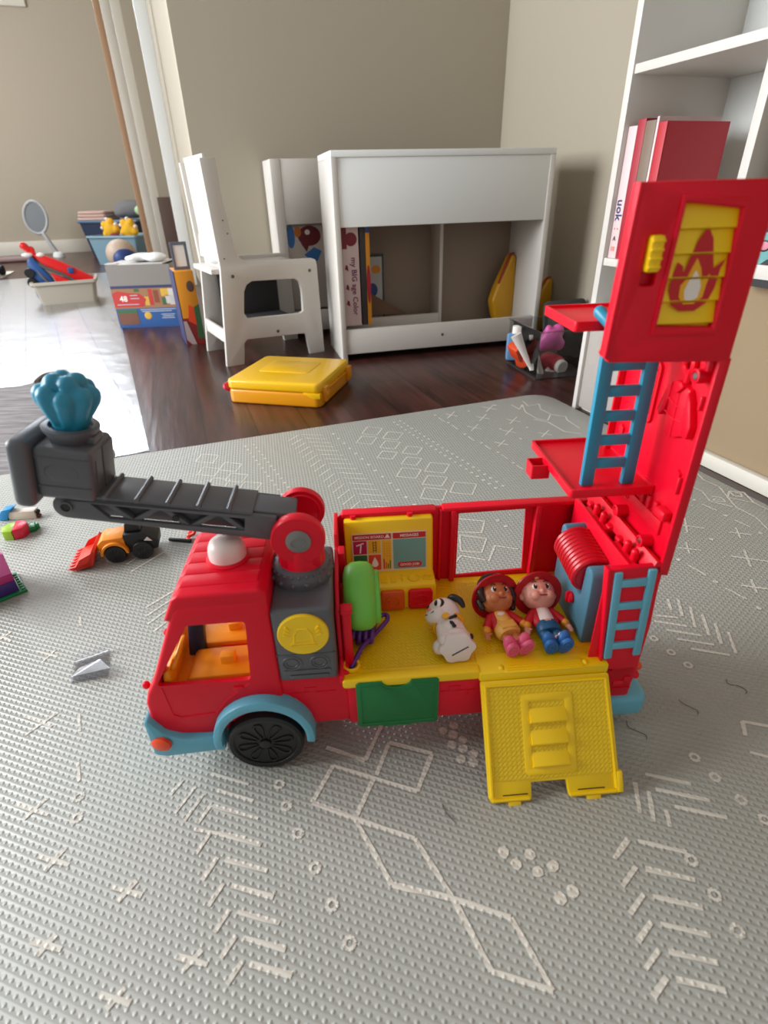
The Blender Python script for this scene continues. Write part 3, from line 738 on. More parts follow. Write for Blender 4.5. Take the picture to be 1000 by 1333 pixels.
# rear end: near panel with moulded ladder, inner and outer walls, hinge
b = MB()
b.prism([(.2335, .2165), (.2800, .2185), (.2845, .150), (.2835, .085), (.2800, .0585), (.2515, .0585), (.2470, .110)], 0, .006, 'y', bev=.002)
b.prism([(.2310, .2165), (.2345, .2165), (.2500, .0700), (.2475, .0700)], -.001, .008, 'y', bev=.001)
b.box(.2560, .2590, .005, .138, .1065, .2115, .001)
b.box(.2800, .2840, .004, .146, .0600, .2080, .001)
b.box(.2340, .2840, .005, .0075, .1065, .2160, .001)
for y0, y1 in ((.010, .052), (.072, .118)): b.box(.2590, .2650, y0, y1, .200, .2105, .001)
for y in (.022, .036, .088, .104):
    b.caps((.2655, y, .2080), (.2655, y, .2175), .0036)
for y in (.05, .072, .118): b.box(.2640, .2800, y, y + .010, .1990, .2130, .003)
b.box(.2590, .2800, .006, .140, .1950, .1985)
b.build('rear_body', RED, truck)
b = MB()
b.prism([(.2375, .2135), (.2445, .2137), (.2530, .1130), (.2458, .1120)], -.0025, .002, 'y', bev=.0008); b.prism([(.2672, .2150), (.2745, .2152), (.2805, .1150), (.2735, .1140)], -.0025, .002, 'y', bev=.0008)
for z in (.2020, .1765, .1525, .1285): b.prism([(.2405 + (.214-z)*.085, z - .0045), (.2720 + (.214-z)*.06, z - .0040), (.2720 + (.214-z)*.06, z + .0040), (.2405 + (.214-z)*.085, z + .0035)], -.0022, .002, 'y', bev=.0006)
b.build('moulded_ladder', TEAL, truck)['label'] = 'light blue ladder moulded on the rear panel'
b = MB(); b.prism(rrect(.245, .302, -.006, .154, .012), .0320, .0575, 'z', bev=.006, seg=3); b.build('rear_bumper', TEAL, truck)
for z in (.078, .090):
    b = MB(); b.ell((.2875, .008, z), (.0045, .005, .0045)); b.build('tail_lamp', ORL if z > .08 else RED, truck)

# ramp
RM = frame((.1270, -.0055, .0985), (1, 0, 0), Vector((0, -.0600, -.0950)))     # x along truck, y down the slope, z towards the inside
Lr = .1145
b = MB()
out = [(.000, .002), (.002, 0), (.1220, 0), (.124, .002), (.1275, Lr - .004), (.1255, Lr), (.0790, Lr), (.0775, Lr - .002), (.0755, Lr - .017), (.0420, Lr - .017), (.0415, Lr - .002), (.0400, Lr), (.0035, Lr), (.001, Lr - .004)]
b.prism(out, -.001, .0045, 'z', M=RM, bev=.0012)
rim = [(.004, .004), (.1200, .004), (.1235, Lr - .004)]
def zo(pts, r): b.tube([RM @ Vector((p[0], p[1], -.0014)) for p in pts], r, 6)
zo([(.004, Lr - .006), (.004, .005), (.120, .005), (.1232, Lr - .006)], .0018)
zo([(.004, Lr - .003), (.039, Lr - .003)], .0016); zo([(.0785, Lr - .003), (.123, Lr - .003)], .0016)
fo = [(.0390, .0160), (.0845, .0160), (.0845, .0900), (.0390, .0900)]
b.prism(rrect(.0370, .0860, .0145, .0905, .004), -.0024, .0, 'z', holes=[rrect(.0440, .0790, .0215, .0835, .001)], M=RM, bev=.0008)
for k in range(3):
    y0 = .0225 + k*.0205
    P = [(y0, .0002), (y0 + .006, -.0016), (y0 + .0150, -.0058), (y0 + .0175, -.0064), (y0 + .0190, -.0054), (y0 + .0196, -.0030), (y0 + .0196, .001), (y0, .001)]
    b.prism(P, .0440, .0790, 'x', M=RM, bev=.0006)
b.box(.019, .031, Lr - .001, Lr + .0045, -.0015, .003, .0008, M=RM); b.box(.094, .108, Lr - .001, Lr + .0045, -.0015, .003, .0008, M=RM)
b.box(.1235, .1295, Lr - .022, Lr - .002, -.004, .003, .0015, M=RM)
rp = b.build('ramp', YEL, truck)
rp['label'] = 'yellow fold-down ramp with moulded steps'
b = MB(); b.box(0, .1160, 0, Lr - .0270, -.0002, .0004)
b.build('ramp_tread', TREAD, rp).matrix_local = RM @ Matrix.Translation((.0042, .0068, -.0014))
for x0, x1 in ((.014, .038), (.086, .112)):
    b = MB(); b.box(x0, x1, Lr - .0074, Lr - .0066, -.0015, 0, M=RM); b.build('ramp_slot', BLK, rp)['label'] = 'dark narrow slot'

# tower: tall panel hinged up from the rear, with two floors and the front of the upper room
b = MB()
b.prism([(.001, .2085), (.001, .5020), (.136, .5020), (.136, .2085)], .2825, .2860, 'x', bev=.0012)
b.box(.2775, .2860, -.001, .0035, .2105, .3950, .0012); b.box(.2760, .2860, .1330, .1365, .2150, .5020, .001)
b.prism([(.268, .2085), (.2865, .2060), (.2865, .214), (.2735, .222)], .0, .136, 'y', bev=.001)
b.build('tower_wall', RED, truck).name = 'tower_wall'
tower = [o for o in truck.children if o.name.startswith('tower_wall')][0]
b = MB()
def xr(pts, d, bev=.0008): b.prism(pts, .2830 - d*1.5, .2832, 'x', bev=bev)
# coat on its hook
xr([(.0475, .3650), (.0420, .3640), (.0300, .3655), (.0235, .3640), (.0225, .3560), (.0200, .3280), (.0300, .3235), (.0440, .3215), (.0470, .3300), (.0490, .3500)], .0035, .0014)
xr([(.0475, .3650), (.0540, .3560), (.0600, .3390), (.0560, .3330), (.0500, .3400), (.0470, .3550)], .0045, .0015)
xr([(.0240, .3640), (.0180, .3560), (.0105, .3390), (.0120, .3285), (.0200, .3290), (.0235, .3450)], .0045, .0015)
xr([(.0430, .3640), (.0360, .3580), (.0290, .3650), (.0330, .3680), (.0400, .3680)], .0055, .001)
for z in (.3510, .3400): b.tube([(.2775, .0225 - .002, z), (.2775, .035, z - .003), (.2775, .049, z)], .0008, 5)
b.tube([(.2776, .0355, .362), (.2776, .034, .322)], .0008, 5)
b.tube([(.2800, .0340, .3675), (.2795, .0325, .376)], .0026, 8)
b.tube([(.2795, .0350 + .006*math.cos(a), .3815 + .0065*math.sin(a)) for a in [2*PI*k/20 for k in range(20)]], .0024, 8, True)
b.build('coat_relief', RED, tower)
b = MB()
fr2 = rrect(.0720, .1050, .3180, .3720, .006)
b.prism(fr2, .2800, .2832, 'x', holes=[rrect(.0750, .1020, .3210, .3690, .005)], bev=.0006)
b.prism(rrect(.0780, .0990, .3250, .3650, .004), .2812, .2832, 'x', bev=.0006)
xr([(.0860, .3550), (.0860, .3480), (.0810, .3480), (.0810, .3420), (.0860, .3420), (.0860, .3350), (.0910, .3350), (.0910, .3420), (.0960, .3420), (.0960, .3480), (.0910, .3480), (.0910, .3550)], .0030)
b.build('cross_relief', RED, tower)
b = MB()
for (y, z) in ((.0125, .3790), (.030, .2240), (.080, .2270)):
    b = MB(); b.lathe([(.0055, 0), (.0055, .012), (.0040, .0125), (.0030, .0110), (0, .0110)], (.2832, y, z), (-1, 0, 0), n=18); b.build('screw_post', RED, tower)
for y in (.0170, .1180):
    b = MB(); b.lathe([(.0055, 0), (.005, .003), (0, .003)], (.2832, y, .2960), (-1, 0, 0), n=6); b.build('hexagon_knob', RED, tower)
b = MB(); b.box(.2800, .2832, .020, .110, .2350, .2490, .001)
for k in range(3): b.tube([(.2795, .080 + k*.0085 + .0028*math.cos(a), .2430 + .003*math.sin(a)) for a in [2*PI*q/14 for q in range(14)]], .0007, 5, True)
b.build('control_strip', RED, tower)
for y in (.018, .030, .042, .052):
    b = MB(); b.box(.2790, .2832, y, y + .005, .2500, .2620, .001); b.build('wall_rib', RED, tower)
for y in (.010, .060):
    b = MB(); b.box(.2740, .2832, y, y + .016, .2540, .2640, .003); b.build('floor_socket', RED, tower)
for z0, z1 in ((.285, .300), (.355, .366)):
    b = MB(); b.box(.2745, .2785, .0030, .0060, z0, z1, .001); b.build('edge_clip', RED, tower)
b = MB(); b.box(.2735, .2832, .004, .009, .384, .392, .001); b.build('corner_block', RED, tower)
for (y, z) in ((.0125, .3790), (.030, .2240)):
    b = MB(); b.lathe([(.0026, 0), (.0026, .001), (0, .0012)], (.2722, y, z), (-1, 0, 0), n=12); b.build('screw', SCREW, tower)['label'] = 'small metal screw'
# middle floor
b = MB()
b.prism(rrect(.2075, .2835, .0440, .1570, .003), .2640, .2690, 'z', bev=.001)
b.prism(rrect(.2070, .2835, .0435, .1575, .003), .2640, .2718, 'z', holes=[rrect(.2095, .2815, .0460, .1550, .002)], bev=.0008)
mf = b.build('middle_floor', RED, truck)
b = MB(); b.prism(rrect(.1915, .2100, .1030, .1220, .0015), .2540, .2680, 'z', holes=[rrect(.1930, .2080, .1045, .1205, .001)], bev=.0005)
b.box(.1925, .2090, .1035, .1215, .2540, .2555)
b.build('floor_bracket', RED, mf)['label'] = 'open square bracket on the floor edge'
b = MB()
b.prism(rrect(.2000, .2835, .0700, .1440, .003), .4010, .4065, 'z', bev=.001)
b.prism(rrect(.1995, .2835, .0695, .1445, .003), .4010, .4088, 'z', holes=[rrect(.2015, .2815, .0715, .1425, .002)], bev=.0006)
b.build('upper_floor', RED, truck)
# front of the upper room
b = MB()
wo = [(.2262, .4185), (.2652, .4165), (.2640, .4865), (.2280, .4905)]
b.prism([(.1960, .3985), (.1975, .3955), (.2840, .3925), (.2835, .5020), (.1995, .5020)], -.001, .006, 'y', holes=[wo, rrect(.2085, .2185, .4440, .4735, .002)], bev=.0012)
fr3 = [(.2225, .4130), (.2685, .4110), (.2680, .4920), (.2245, .4950)]
b.prism(fr3, -.0025, .001, 'y', holes=[[(.2255, .4180), (.2655, .4160), (.2645, .4875), (.2275, .4910)]], bev=.0008)
b.prism([(.1935, .3990), (.1965, .3975), (.1995, .5020), (.1965, .5020)], -.002, .0075, 'y', bev=.001)
b.prism([(.1950, .3990), (.2840, .3930), (.2840, .3962), (.1950, .4015)], .002, .012, 'y', bev=.0008)
b.box(.206, .221, .006, .008, .440, .478)
up = b.build('upper_front', RED, truck)
b = MB()
for k in range(5):
    z1 = .4900 - k*.0142; z0 = z1 - .0150
    x0 = .2270 - k*.0003; x1 = .2655
    b.prism([(.0024, z1), (.0000, z0 + .0018), (.0002, z0 + .0012), (.0045, z0 + .0014), (.0045, z1 - .0002)], .2255, .2660, 'x', bev=.0003)
b.box(.2250, .2668, .0042, .0052, .4160, .4915)
sh = b.build('shutter', YEL, up); sh['label'] = 'yellow slatted shutter'
b = MB()
def clip(pts, zc, keep_above):
    """part of an outline above or below a level"""
    out = []
    for (x0, z0), (x1, z1) in zip(pts, pts[1:] + pts[:1]):
        a, c = (z0 >= zc) == keep_above, (z1 >= zc) == keep_above
        if a: out.append((x0, z0))
        if a != c: t = (zc - z0)/(z1 - z0); out.append((x0 + (x1 - x0)*t, zc))
    return out
def fl(pts, y, mi):
    P = [(.2450 + x, .4445 + z) for x, z in pts]
    for k in range(5):                          # the print is broken at every slat
        z1 = .4900 - k*.0142; Q = clip(clip(P, z1 - .0130, True), z1 - .0002, False)
        if len(Q) > 2: b.prism(Q, y, y + .0004, 'y', mi=mi)
fl([(-.0150, .006), (-.0155, -.004), (-.0120, -.0130), (-.0050, -.0170), (.0050, -.0170), (.0120, -.0120), (.0150, -.003), (.0155, .0080), (.0175, .0140), (.0110, .0085), (.0090, .0150), (.0060, .0260), (.0010, .0330), (-.0035, .0250), (-.0060, .0150), (-.0085, .0060), (-.0095, .0105), (-.0135, .0130)], -.0003, 0)
fl([(-.0085, -.001), (-.0080, -.0080), (-.0040, -.0125), (.0030, -.0125), (.0080, -.0085), (.0085, -.001), (.0095, .0055), (.0050, .0020), (.0025, .0090), (-.0015, .0150), (-.0040, .0080), (-.0055, .0030)], -.0006, 1)
fl([(-.0055, -.004), (-.0040, -.0095), (.0005, -.0110), (.0045, -.0085), (.0050, -.002), (.0030, .0030), (-.0005, .0080), (-.0035, .0020)], -.0009, 2)
b.build('flame_sticker', [S_RED, S_YEL, S_WHT], sh)['label'] = 'red, yellow and white flame'
b = MB(); b.prism(rrect(.2092, .2178, .4525, .4735, .0018), -.0050, .004, 'y', bev=.0012)
for k in range(4): b.caps((.2102, -.0052, .4555 + k*.0050), (.2168, -.0052, .4555 + k*.0050), .0011)
b.build('slide_latch', YEL, up)['label'] = 'yellow ridged slide latch'

# ---------------------------------------------------------------- loose pieces on the truck
# green handset hanging beside the cab wall, on its purple cord
hs_ = thing('toy_handset', 'light green round toy handset on a purple curly cord in the front of the truck', 'toy handset', M=TM @ Matrix.Translation((.0195, .060, .1580)))
b = MB(); b.lathe([(0, -.0175), (.022, -.0175), (.0295, -.0150), (.0332, -.0090), (.0340, -.001), (.0332, .0070), (.0295, .0120), (.022, .0140), (0, .0140)], (0, 0, 0), (1, 0, 0), n=48)
b.build('handset_body', LGRN, hs_, smooth=60)
b = MB(); b.lathe([(.0265, .008), (.0265, .0165), (.0245, .0178), (0, .0180)], (.0, 0, -.002), (1, 0, 0), n=40); b.build('speaker_plate', LGRN, hs_)
b = MB(); b.ell((-.010, -.0300, .008), (.0020, .0022, .0016)); b.build('screw_hole', BLK, hs_)['label'] = 'small dark screw hole'
o0 = Vector((.0195, .060, .1580))
pts = [(.006, .0150, .1075), (.0100, .0200, .1120), (.0180, .0320, .1180), (.0300, .0470, .1180), (.0400, .0580, .1200), (.0445, .0640, .1215), (.0440, .0700, .1225), (.0380, .0700, .1215), (.0320, .0640, .1180)]
for k in range(49):
    a = 2*PI*k/14; pts.append((.0300 - .0215*k/48, .0480 + .0080*math.cos(a), .1180 + .0085*math.sin(a)))
pts += [(.010, .060, .125), (.014, .060, .130)]
def smooth_path(P, n=4):
    P = [Vector(p) for p in P]; out = []
    for i in range(len(P) - 1):
        p0, p1, p2, p3 = P[max(i-1, 0)], P[i], P[i+1], P[min(i+2, len(P)-1)]
        for k in range(n):
            t = k/n; out.append(.5*((2*p1) + (-p0+p2)*t + (2*p0-5*p1+4*p2-p3)*t*t + (-p0+3*p1-3*p2+p3)*t**3))
    out.append(P[-1]); return out
b = MB(); b.tube([Vector(p) - o0 for p in smooth_path(pts, 3)], .0024, 8); b.build('cord', PUR, hs_, smooth=60)['label'] = 'purple curly cord'

# blue ladder standing on the middle floor and hooked on the upper one
lb0 = TI @ at(770, 632, .2690); lb1 = TI @ at(816, 627, .2690)
lb0.y = lb1.y = (lb0.y + lb1.y)/2; lb0.x -= .0045; lb1.x -= .0015
top = Vector((.1995, .0610, .4060))
wv = (lb1.x - lb0.x)
LMx = TM @ frame(lb0, (1, 0, 0), top - lb0 - Vector((top.x - lb0.x - .002, 0, 0)))
lad = thing('toy_ladder', 'blue plastic ladder standing on the red middle floor of the tower', 'toy ladder', M=LMx)
H_ = (top - lb0).length + .001
b = MB()
rw = .0112
b.prism([(-rw/2, 0), (rw/2, 0), (rw/2, H_), (-rw/2, H_)], -.003, .003, 'z', bev=.0012)
b.caps((0, H_ - .003, .000), (-.0065, H_ + .0055, -.0120), .0050)
b.prism([(wv - rw/2, 0), (wv + rw/2, 0), (wv + rw/2, H_), (wv - rw/2, H_)], -.003, .003, 'z', bev=.0012)
b.caps((wv, H_ - .003, .000), (wv - .0065, H_ + .0055, -.0120), .0050)
b.build('rails', TEALD, lad)
b = MB()
for k in range(6): b.box(rw/2 - .001, wv - rw/2 + .001, .0165 + k*.0215, .0255 + k*.0215, -.0024, .0024, .0008)
b.build('rungs', TEALD, lad)

# blue water splash plugged in the nozzle
b = MB()
rnd = random.Random(3)
b.lathe([(.0125, -.006), (.0130, 0), (.0150, .008), (.0185, .016), (.0150, .026), (0, .028)], n=24)
for k in range(8):
    a = 2*PI*k/8 + .25; r0 = .0165; z = .021 + .002*(k % 2)
    b.ell((r0*math.cos(a), r0*math.sin(a), z), (.0075, .0075, .0080)); b.caps((.0095*math.cos(a), .0095*math.sin(a), .002), (r0*math.cos(a), r0*math.sin(a), z - .003), .0055, .0070)
for k in range(4):
    a = 2*PI*k/4 + .6; b.ell((.0075*math.cos(a), .0075*math.sin(a), .0305), (.0080, .0080, .0075))
spl = b.build('water_splash', TEALD)
aM = TM @ Matrix.Translation((AX[0], 0, AX[1])) @ Matrix.Rotation(rad(10.5), 4, 'Y') @ Matrix.Translation((-.186, .061, .0755))
spl.matrix_world = aM; melt(spl, .0012, 3)
tag(spl, 'bright blue lumpy water splash piece plugged on top of the grey arm', 'toy splash')

# ---------------------------------------------------------------- figures lying on the deck
SKIN_T = mat('tan_doll_skin', (196, 118, 70), .45, sss=.15); SKIN_P = mat('pale_doll_skin', (226, 158, 138), .45, sss=.15)
HAIR_D = mat('dark_brown_hair', (40, 24, 20), .45); HAIR_B = mat('blond_hair', (226, 164, 84), .5)
HELM = mat('helmet_red', (186, 10, 28), .38); JACK = mat('jacket_red', (196, 22, 34), .45); CUFF = mat('cuff_yellow', (224, 150, 40), .5)
DRESS = mat('dress_yellow', (228, 172, 78), .5); PINK = mat('pink_shoe', (226, 92, 128), .45); SHIRT = mat('white_shirt', (232, 214, 206), .5)
SHORT = mat('blue_shorts', (18, 86, 124), .45); SHOE_B = mat('blue_shoe', (34, 104, 172), .45); EYEW = mat('eye_white', (238, 232, 226), .3); EYEB = mat('eye_dark', (34, 20, 16), .25)
LIP = mat('doll_lip', (150, 58, 52), .5); BADGE = mat('badge_cream', (226, 200, 140), .5)
def doll(name, label, loc, rz, tilt, skin, hair, dress, top_, bottom, shoe, girl):
    d = thing(name, label, 'doll', M=TM @ Matrix.Translation(loc) @ Matrix.Rotation(rz, 4, 'Z'))
    hc = Vector((tilt*.004, .0625, .0235))
    f = Vector((.30*tilt, -.42, .86)).normalized(); up = Vector((tilt*.22, .9, .42)); up = (up - f*up.dot(f)).normalized(); rt = up.cross(f).normalized() * -1
    rt = f.cross(up) * -1
    R3 = Matrix((rt, f, up)).transposed()           # columns: right, face, up
    b = MB()
    b.ell(hc, (.0180, .0165, .0178), R3); b.ell(hc - up*.0065 + f*.0018, (.0168, .0150, .0125), R3)
    b.caps((0, .045, .0130), (0, .051, .0170), .006); b.caps((0, .026, .0105), (0, .043, .0118), .0092, .0080)
    for s in (-1, 1):
        b.caps((s*.0050, .026, .0095), (s*.0052, .009, .0095), .0046, .0040)
        b.caps((s*.0052, .009, .0095), (s*.0060, .0035, .0120), .0042, .0044)
        sh_ = Vector((s*.0100, .0420, .0125)); el = Vector((s*.0170, .0340, .0105)); wr = Vector((s*.0205, .0275, .0100)); hd = Vector((s*.0218, .0235, .0100))
        b.caps(sh_, el, .0040, .0034); b.caps(el, wr, .0033, .0027); b.ell(hd, (.0030, .0036, .0022))
        for k, L_ in enumerate((.0040, .0048, .0046, .0036)):
            p = hd + Vector((s*(-.0021 + k*.0014), -.0024, .0)); b.caps(p, p + Vector((s*.0006, -L_*.8, -.0009)), .00095, .0008, n=8)
        p = hd + Vector((-s*.0024, .0004, .0008)); b.caps(p, p + Vector((-s*.0022, -.0022, .0008)), .0010, .0009, n=8)
        b.ell(hc + rt*s*.0172 - up*.004, (.0028, .0022, .0040), R3)
    b.ell(hc + f*.0168 - up*.0050, .0021, u=10, v=8); b.ell(hc + f*.0125 - up*.0085 + rt*.0070, .0055, u=10, v=8); b.ell(hc + f*.0125 - up*.0085 - rt*.0070, .0055, u=10, v=8)
    body = b.build('body', skin, d); melt(body, .0008, 2)
    # face
    ew = MB(); ei = MB(); ey = MB()
    for s in (-1, 1):
        e = hc + f*.0145 + rt*s*.0066 + up*.0005
        ew.ell(e, (.0027, .0015, .0032), R3, u=14, v=10); ei.ell(e + f*.0008 - rt*s*.0004, (.0021, .0013, .0027), R3, u=14, v=10)
        ey.ell(e + f*.0021 + rt*.0007 + up*.0012, (.0007, .0004, .0008), R3, u=8, v=6)
        ei.tube([hc + f*(.0158 - .002*abs(q - .4)) + rt*s*(.0035 + q*.0055) + up*(.0056 + .0010*math.sin(q*PI)) for q in (0, .25, .5, .75, 1)], .00045, 6)
    ew.build('eye', EYEW, d); ei.build('iris', EYEB, d)['label'] = 'dark eyes and brows'; ey.build('eye_glint', EYEW, d)
    b = MB(); b.tube([hc + f*(.0167 - 16*q*q) + rt*q - up*(.0098 - 26*q*q) for q in (-.0045, -.003, -.0015, 0, .0015, .003, .0045)], .0007, 6); b.build('mouth', LIP, d)
    # helmet: dome and wide brim round the back of the head
    ax = (up*.80 - f*.60).normalized(); hb = hc + ax*.0006
    b = MB(); b.lathe([(.0205, -.0005), (.0202, .003), (.0180, .0105), (.0125, .0170), (.006, .0198), (0, .0203)], hb, ax, n=36)
    b.lathe([(.0190, -.0012), (.0255, -.0025), (.0262, -.0012), (.0255, .0002), (.0205, .0030)], hb - ax*.0008, ax, n=40)
    b.caps(hb + ax*.012 - f*.008, hb + ax*.020 - f*.001, .0022)
    b.build('helmet', HELM, d, smooth=50)['label'] = 'red firefighter helmet'
    b = MB()
    if girl:
        for s in (-1, 1):
            P = [hc + (up*math.cos(a)*.0188 + rt*s*math.sin(a)*.0182) + f*(.0092 - .003*math.sin(a)) for a in [rad(q) for q in (4, 20, 36, 52, 70, 88, 104, 120)]]
            b.tube(P, [.0036, .0046, .0050, .0050, .0046, .0042, .0036, .0022], 8)
            P = [hc + (up*math.cos(a)*.0160 + rt*s*math.sin(a)*.0160) + f*(.0128 - .003*math.sin(a)) for a in [rad(q) for q in (2, 14, 28, 42)]]
            b.tube(P, [.0018, .0030, .0028, .0018], 8)
            b.caps(hc + rt*s*.0178 - up*.006 - f*.001, hc + rt*s*.0172 - up*.0135 + f*.000, .0042, .0032)
    else:
        b.caps(hc + up*.0140 + f*.0130 + rt*.003, hc + up*.0105 + f*.0150 - rt*.0030, .0032, .0020); b.caps(hc + up*.0145 + f*.0120 - rt*.002, hc + up*.0112 + f*.0145 + rt*.0040, .0028, .0014)
    b.build('hair', hair, d, smooth=60)
    # clothes
    b = MB(); b.caps((0, .0310, .0108), (0, .0430, .0120), .0098, .0088); b.build('shirt', dress if girl else SHIRT, d, smooth=60)
    b = MB()
    for s in (-1, 1):
        b.caps((s*.0068, .0310, .0105), (s*.0062, .0440, .0125), .0068, .0060)
        b.caps((s*.0098, .0425, .0127), (s*.0170, .0340, .0107), .0052, .0046); b.caps((s*.0170, .0340, .0107), (s*.0195, .0292, .0103), .0045, .0040)
    b.build('jacket', JACK, d, smooth=60)
    b = MB()
    for s in (-1, 1):
        b = MB(); b.caps((s*.0193, .0298, .0103), (s*.0198, .0286, .0102), .0044, .0044); b.build('cuff', CUFF, d, smooth=60)
    b = MB()
    if girl:
        b.lathe([(.0105, 0), (.0128, .004), (.0120, .016), (.0085, .0225), (0, .0225)], (0, .0165, .0102), (0, 1, 0), n=28, sx=1, sy=.78)
        b.prism(rrect(-.0075, .0075, .0190, .0285, .001), .0165, .0202, 'z', bev=.0006)
    else:
        b.lathe([(.0108, 0), (.0122, .002), (.0115, .012), (.0098, .0165), (0, .0165)], (0, .0150, .0102), (0, 1, 0), n=28, sx=1, sy=.78)
        for s in (-1, 1): b.caps((s*.0055, .020, .0098), (s*.0062, .0130, .0098), .0058, .0056)
        b.box(-.006, .006, .0225, .0240, .0178, .0192, .0004)
    b.build('dress' if girl else 'shorts', bottom, d, smooth=60)
    for s in (-1, 1):
        b = MB(); b.ell((s*.0068, .0015, .0135), (.0068, .0058, .0105), Euler((rad(-14), rad(s*18), 0)).to_matrix())
        sM = frame(Vector((s*.0072, -.0042, .0125)), Vector((1, 0, -s*.30)), Vector((s*.30, -.18, 1)))   # z points to the feet end
        b.prism([(.0070*math.cos(a), .0106*math.sin(a)) for a in [2*PI*k/24 for k in range(24)]], -.0012, .0022, 'z', M=sM, bev=.0007)
        for k in (.0050, .0024): b.tube([sM @ Vector((k*math.cos(a), .0018 + k*1.5*math.sin(a), .0022)) for a in [2*PI*q/18 for q in range(18)]], .0009, 6, True)
        b.build('shoe', shoe, d, smooth=50)
        if not girl:
            b = MB(); b.ell((s*.0066, .0030, .0175), (.0048, .0046, .0042)); b.build('sock', SHIRT, d, smooth=60)
    if girl:
        b = MB(); b.lathe([(.0030, 0), (.0030, .0012), (0, .0014)], hb + ax*.0025 - rt*.0200 + f*.0050, (-rt + f*.4).normalized(), n=16); b.build('helmet_badge', BADGE, d)
        b = MB(); b.ell((-.001, .0385, .0205), (.0040, .0026, .0008)); b.build('dress_print', SHIRT, d)
    return d
doll('toy_doll', 'doll with dark hair in a red helmet, yellow dress and pink shoes', (.1670, .0165, .1070), rad(9), .45, SKIN_T, HAIR_D, DRESS, JACK, DRESS, PINK, True)
doll('toy_doll', 'pale doll in a red helmet, white shirt, blue shorts and blue shoes', (.2055, .0165, .1070), rad(1), .10, SKIN_P, HAIR_B, SHIRT, JACK, SHORT, SHOE_B, False)

# puppy figure lying on its back, its flat base turned to the front
DOGW = mat('dog_white', (232, 222, 216), .35, sss=.1); DOGK = mat('dog_black', (24, 22, 22), .4); NOSE = mat('dog_nose_pink', (226, 140, 132), .4)
dg = thing('toy_puppy', 'white toy puppy with black spots and yellow collar lying beside the dolls', 'toy dog', M=TM @ Matrix.Translation((.1060, .0190, .1070)) @ Matrix.Rotation(rad(4), 4, 'Z'))
hd = Vector((-.002, .0400, .0215)); df = Vector((-.80, -.12, .62)).normalized(); du = Vector((.1, .9, .43)); du = (du - df*du.dot(df)).normalized(); dr = df.cross(du)
D3 = Matrix((dr, df, du)).transposed()
b = MB()
b.ell(hd, (.0180, .0165, .0160), D3); b.ell(hd + df*.0115 - du*.0055, (.0120, .0085, .0082), D3)
b.ell((.001, .020, .0160), (.0140, .0160, .0138)); b.ell((.002, .0080, .0150), (.0165, .0080, .0140))
for s in (-1, 1):
    b.caps((s*.0090, .0210, .0210), (s*.0100, .0060, .0200), .0050, .0055); b.ell((s*.0135, .0050, .0110), (.0070, .0066, .0080)); b.ell((s*.0095, .0035, .0215), (.0062, .0060, .0050))
dbody = b.build('body', DOGW, dg); melt(dbody, .0009, 3)
bM = frame(Vector((.002, -.0030, .0150)), (1, 0, 0), (0, .26, 1))
b = MB(); b.prism([((.0172 + .0014*math.cos(6*a))*math.cos(a), (.0150 + .0010*math.cos(6*a))*math.sin(a)) for a in [2*PI*k/48 for k in range(48)]], -.006, .0022, 'z', M=bM, bev=.0018)
b.build('base', DOGW, dg)
b = MB(); b.box(-.0090, .0090, -.0006, .0006, .0020, .0025, M=bM @ Matrix.Rotation(rad(24), 4, 'Z') @ Matrix.Translation((.001, -.003, 0))); b.build('base_print', DOGK, dg)['label'] = 'line of tiny dark print'
b = MB()
for s in (-1,):
    P = [hd - dr*.0100 + du*.0125 + df*.002, hd - dr*.0150 + du*.0130 + df*.000, hd - dr*.0205 + du*.0080 - df*.004, hd - dr*.0225 + du*.0010 - df*.007]
    b.tube(smooth_path(P, 4), [.0018 + .0020*math.sin(PI*k/12) for k in range(13)], 10)
b.build('ear', DOGK, dg, smooth=60)['label'] = 'black ear'
b = MB()
e1 = hd + df*.0118 - dr*.0075 + du*.0040; e2 = hd + df*.0125 + dr*.0060 + du*.0040
b.ell(e1, (.0056, .0040, .0060), D3); b.ell(e2 + df*.0014, (.0026, .0018, .0032), D3)
b.tube([hd + df*.0192 + dr*q - du*(.0068 - 30*q*q) for q in (-.006, -.004, -.002, 0, .002, .004, .006)], .0005, 6)
b.build('face_marking', DOGK, dg, smooth=60)['label'] = 'black eye patch, eye and mouth line'
b = MB(); b.ell(e1 + df*.0020, (.0045, .0030, .0049), D3); b.build('eye', EYEW, dg)
b = MB(); b.ell(e1 + df*.0042 + dr*.0006, (.0026, .0014, .0032), D3); b.build('pupil', DOGK, dg)
b = MB(); b.ell(hd + df*.0195 - du*.0020, (.0028, .0016, .0020), D3); b.build('nose', NOSE, dg)
b = MB(); b.tube([Vector((.0005, .0270, .0172)) + Vector((.0142*math.cos(a), .0022*math.sin(a), .0135*math.sin(a))) for a in [2*PI*k/30 for k in range(30)]], .0021, 8, True)
b.lathe([(.0036, 0), (.0036, .0014), (0, .0018)], (-.0035, .0255, .0315), (-.1, -.25, 1), n=18); b.build('collar', S_YEL, dg)['label'] = 'yellow collar with round tag'
b = MB()
b.ell((.0035, .0245, .0300), (.0050, .0017, .0012), Euler((0, 0, rad(28))).to_matrix()); b.ell((.0065, .0265, .0290), (.0024, .0018, .0018))
b.ell((.0010, .0165, .0298), (.0020, .0042, .0012), Euler((rad(-12), 0, rad(14))).to_matrix()); b.ell((.0022, .0128, .0292), (.0022, .0020, .0014)); b.ell((.0188, .0080, .0170), (.0020, .0030, .0030))
b.build('spot', DOGK, dg, smooth=60)['label'] = 'black spots'

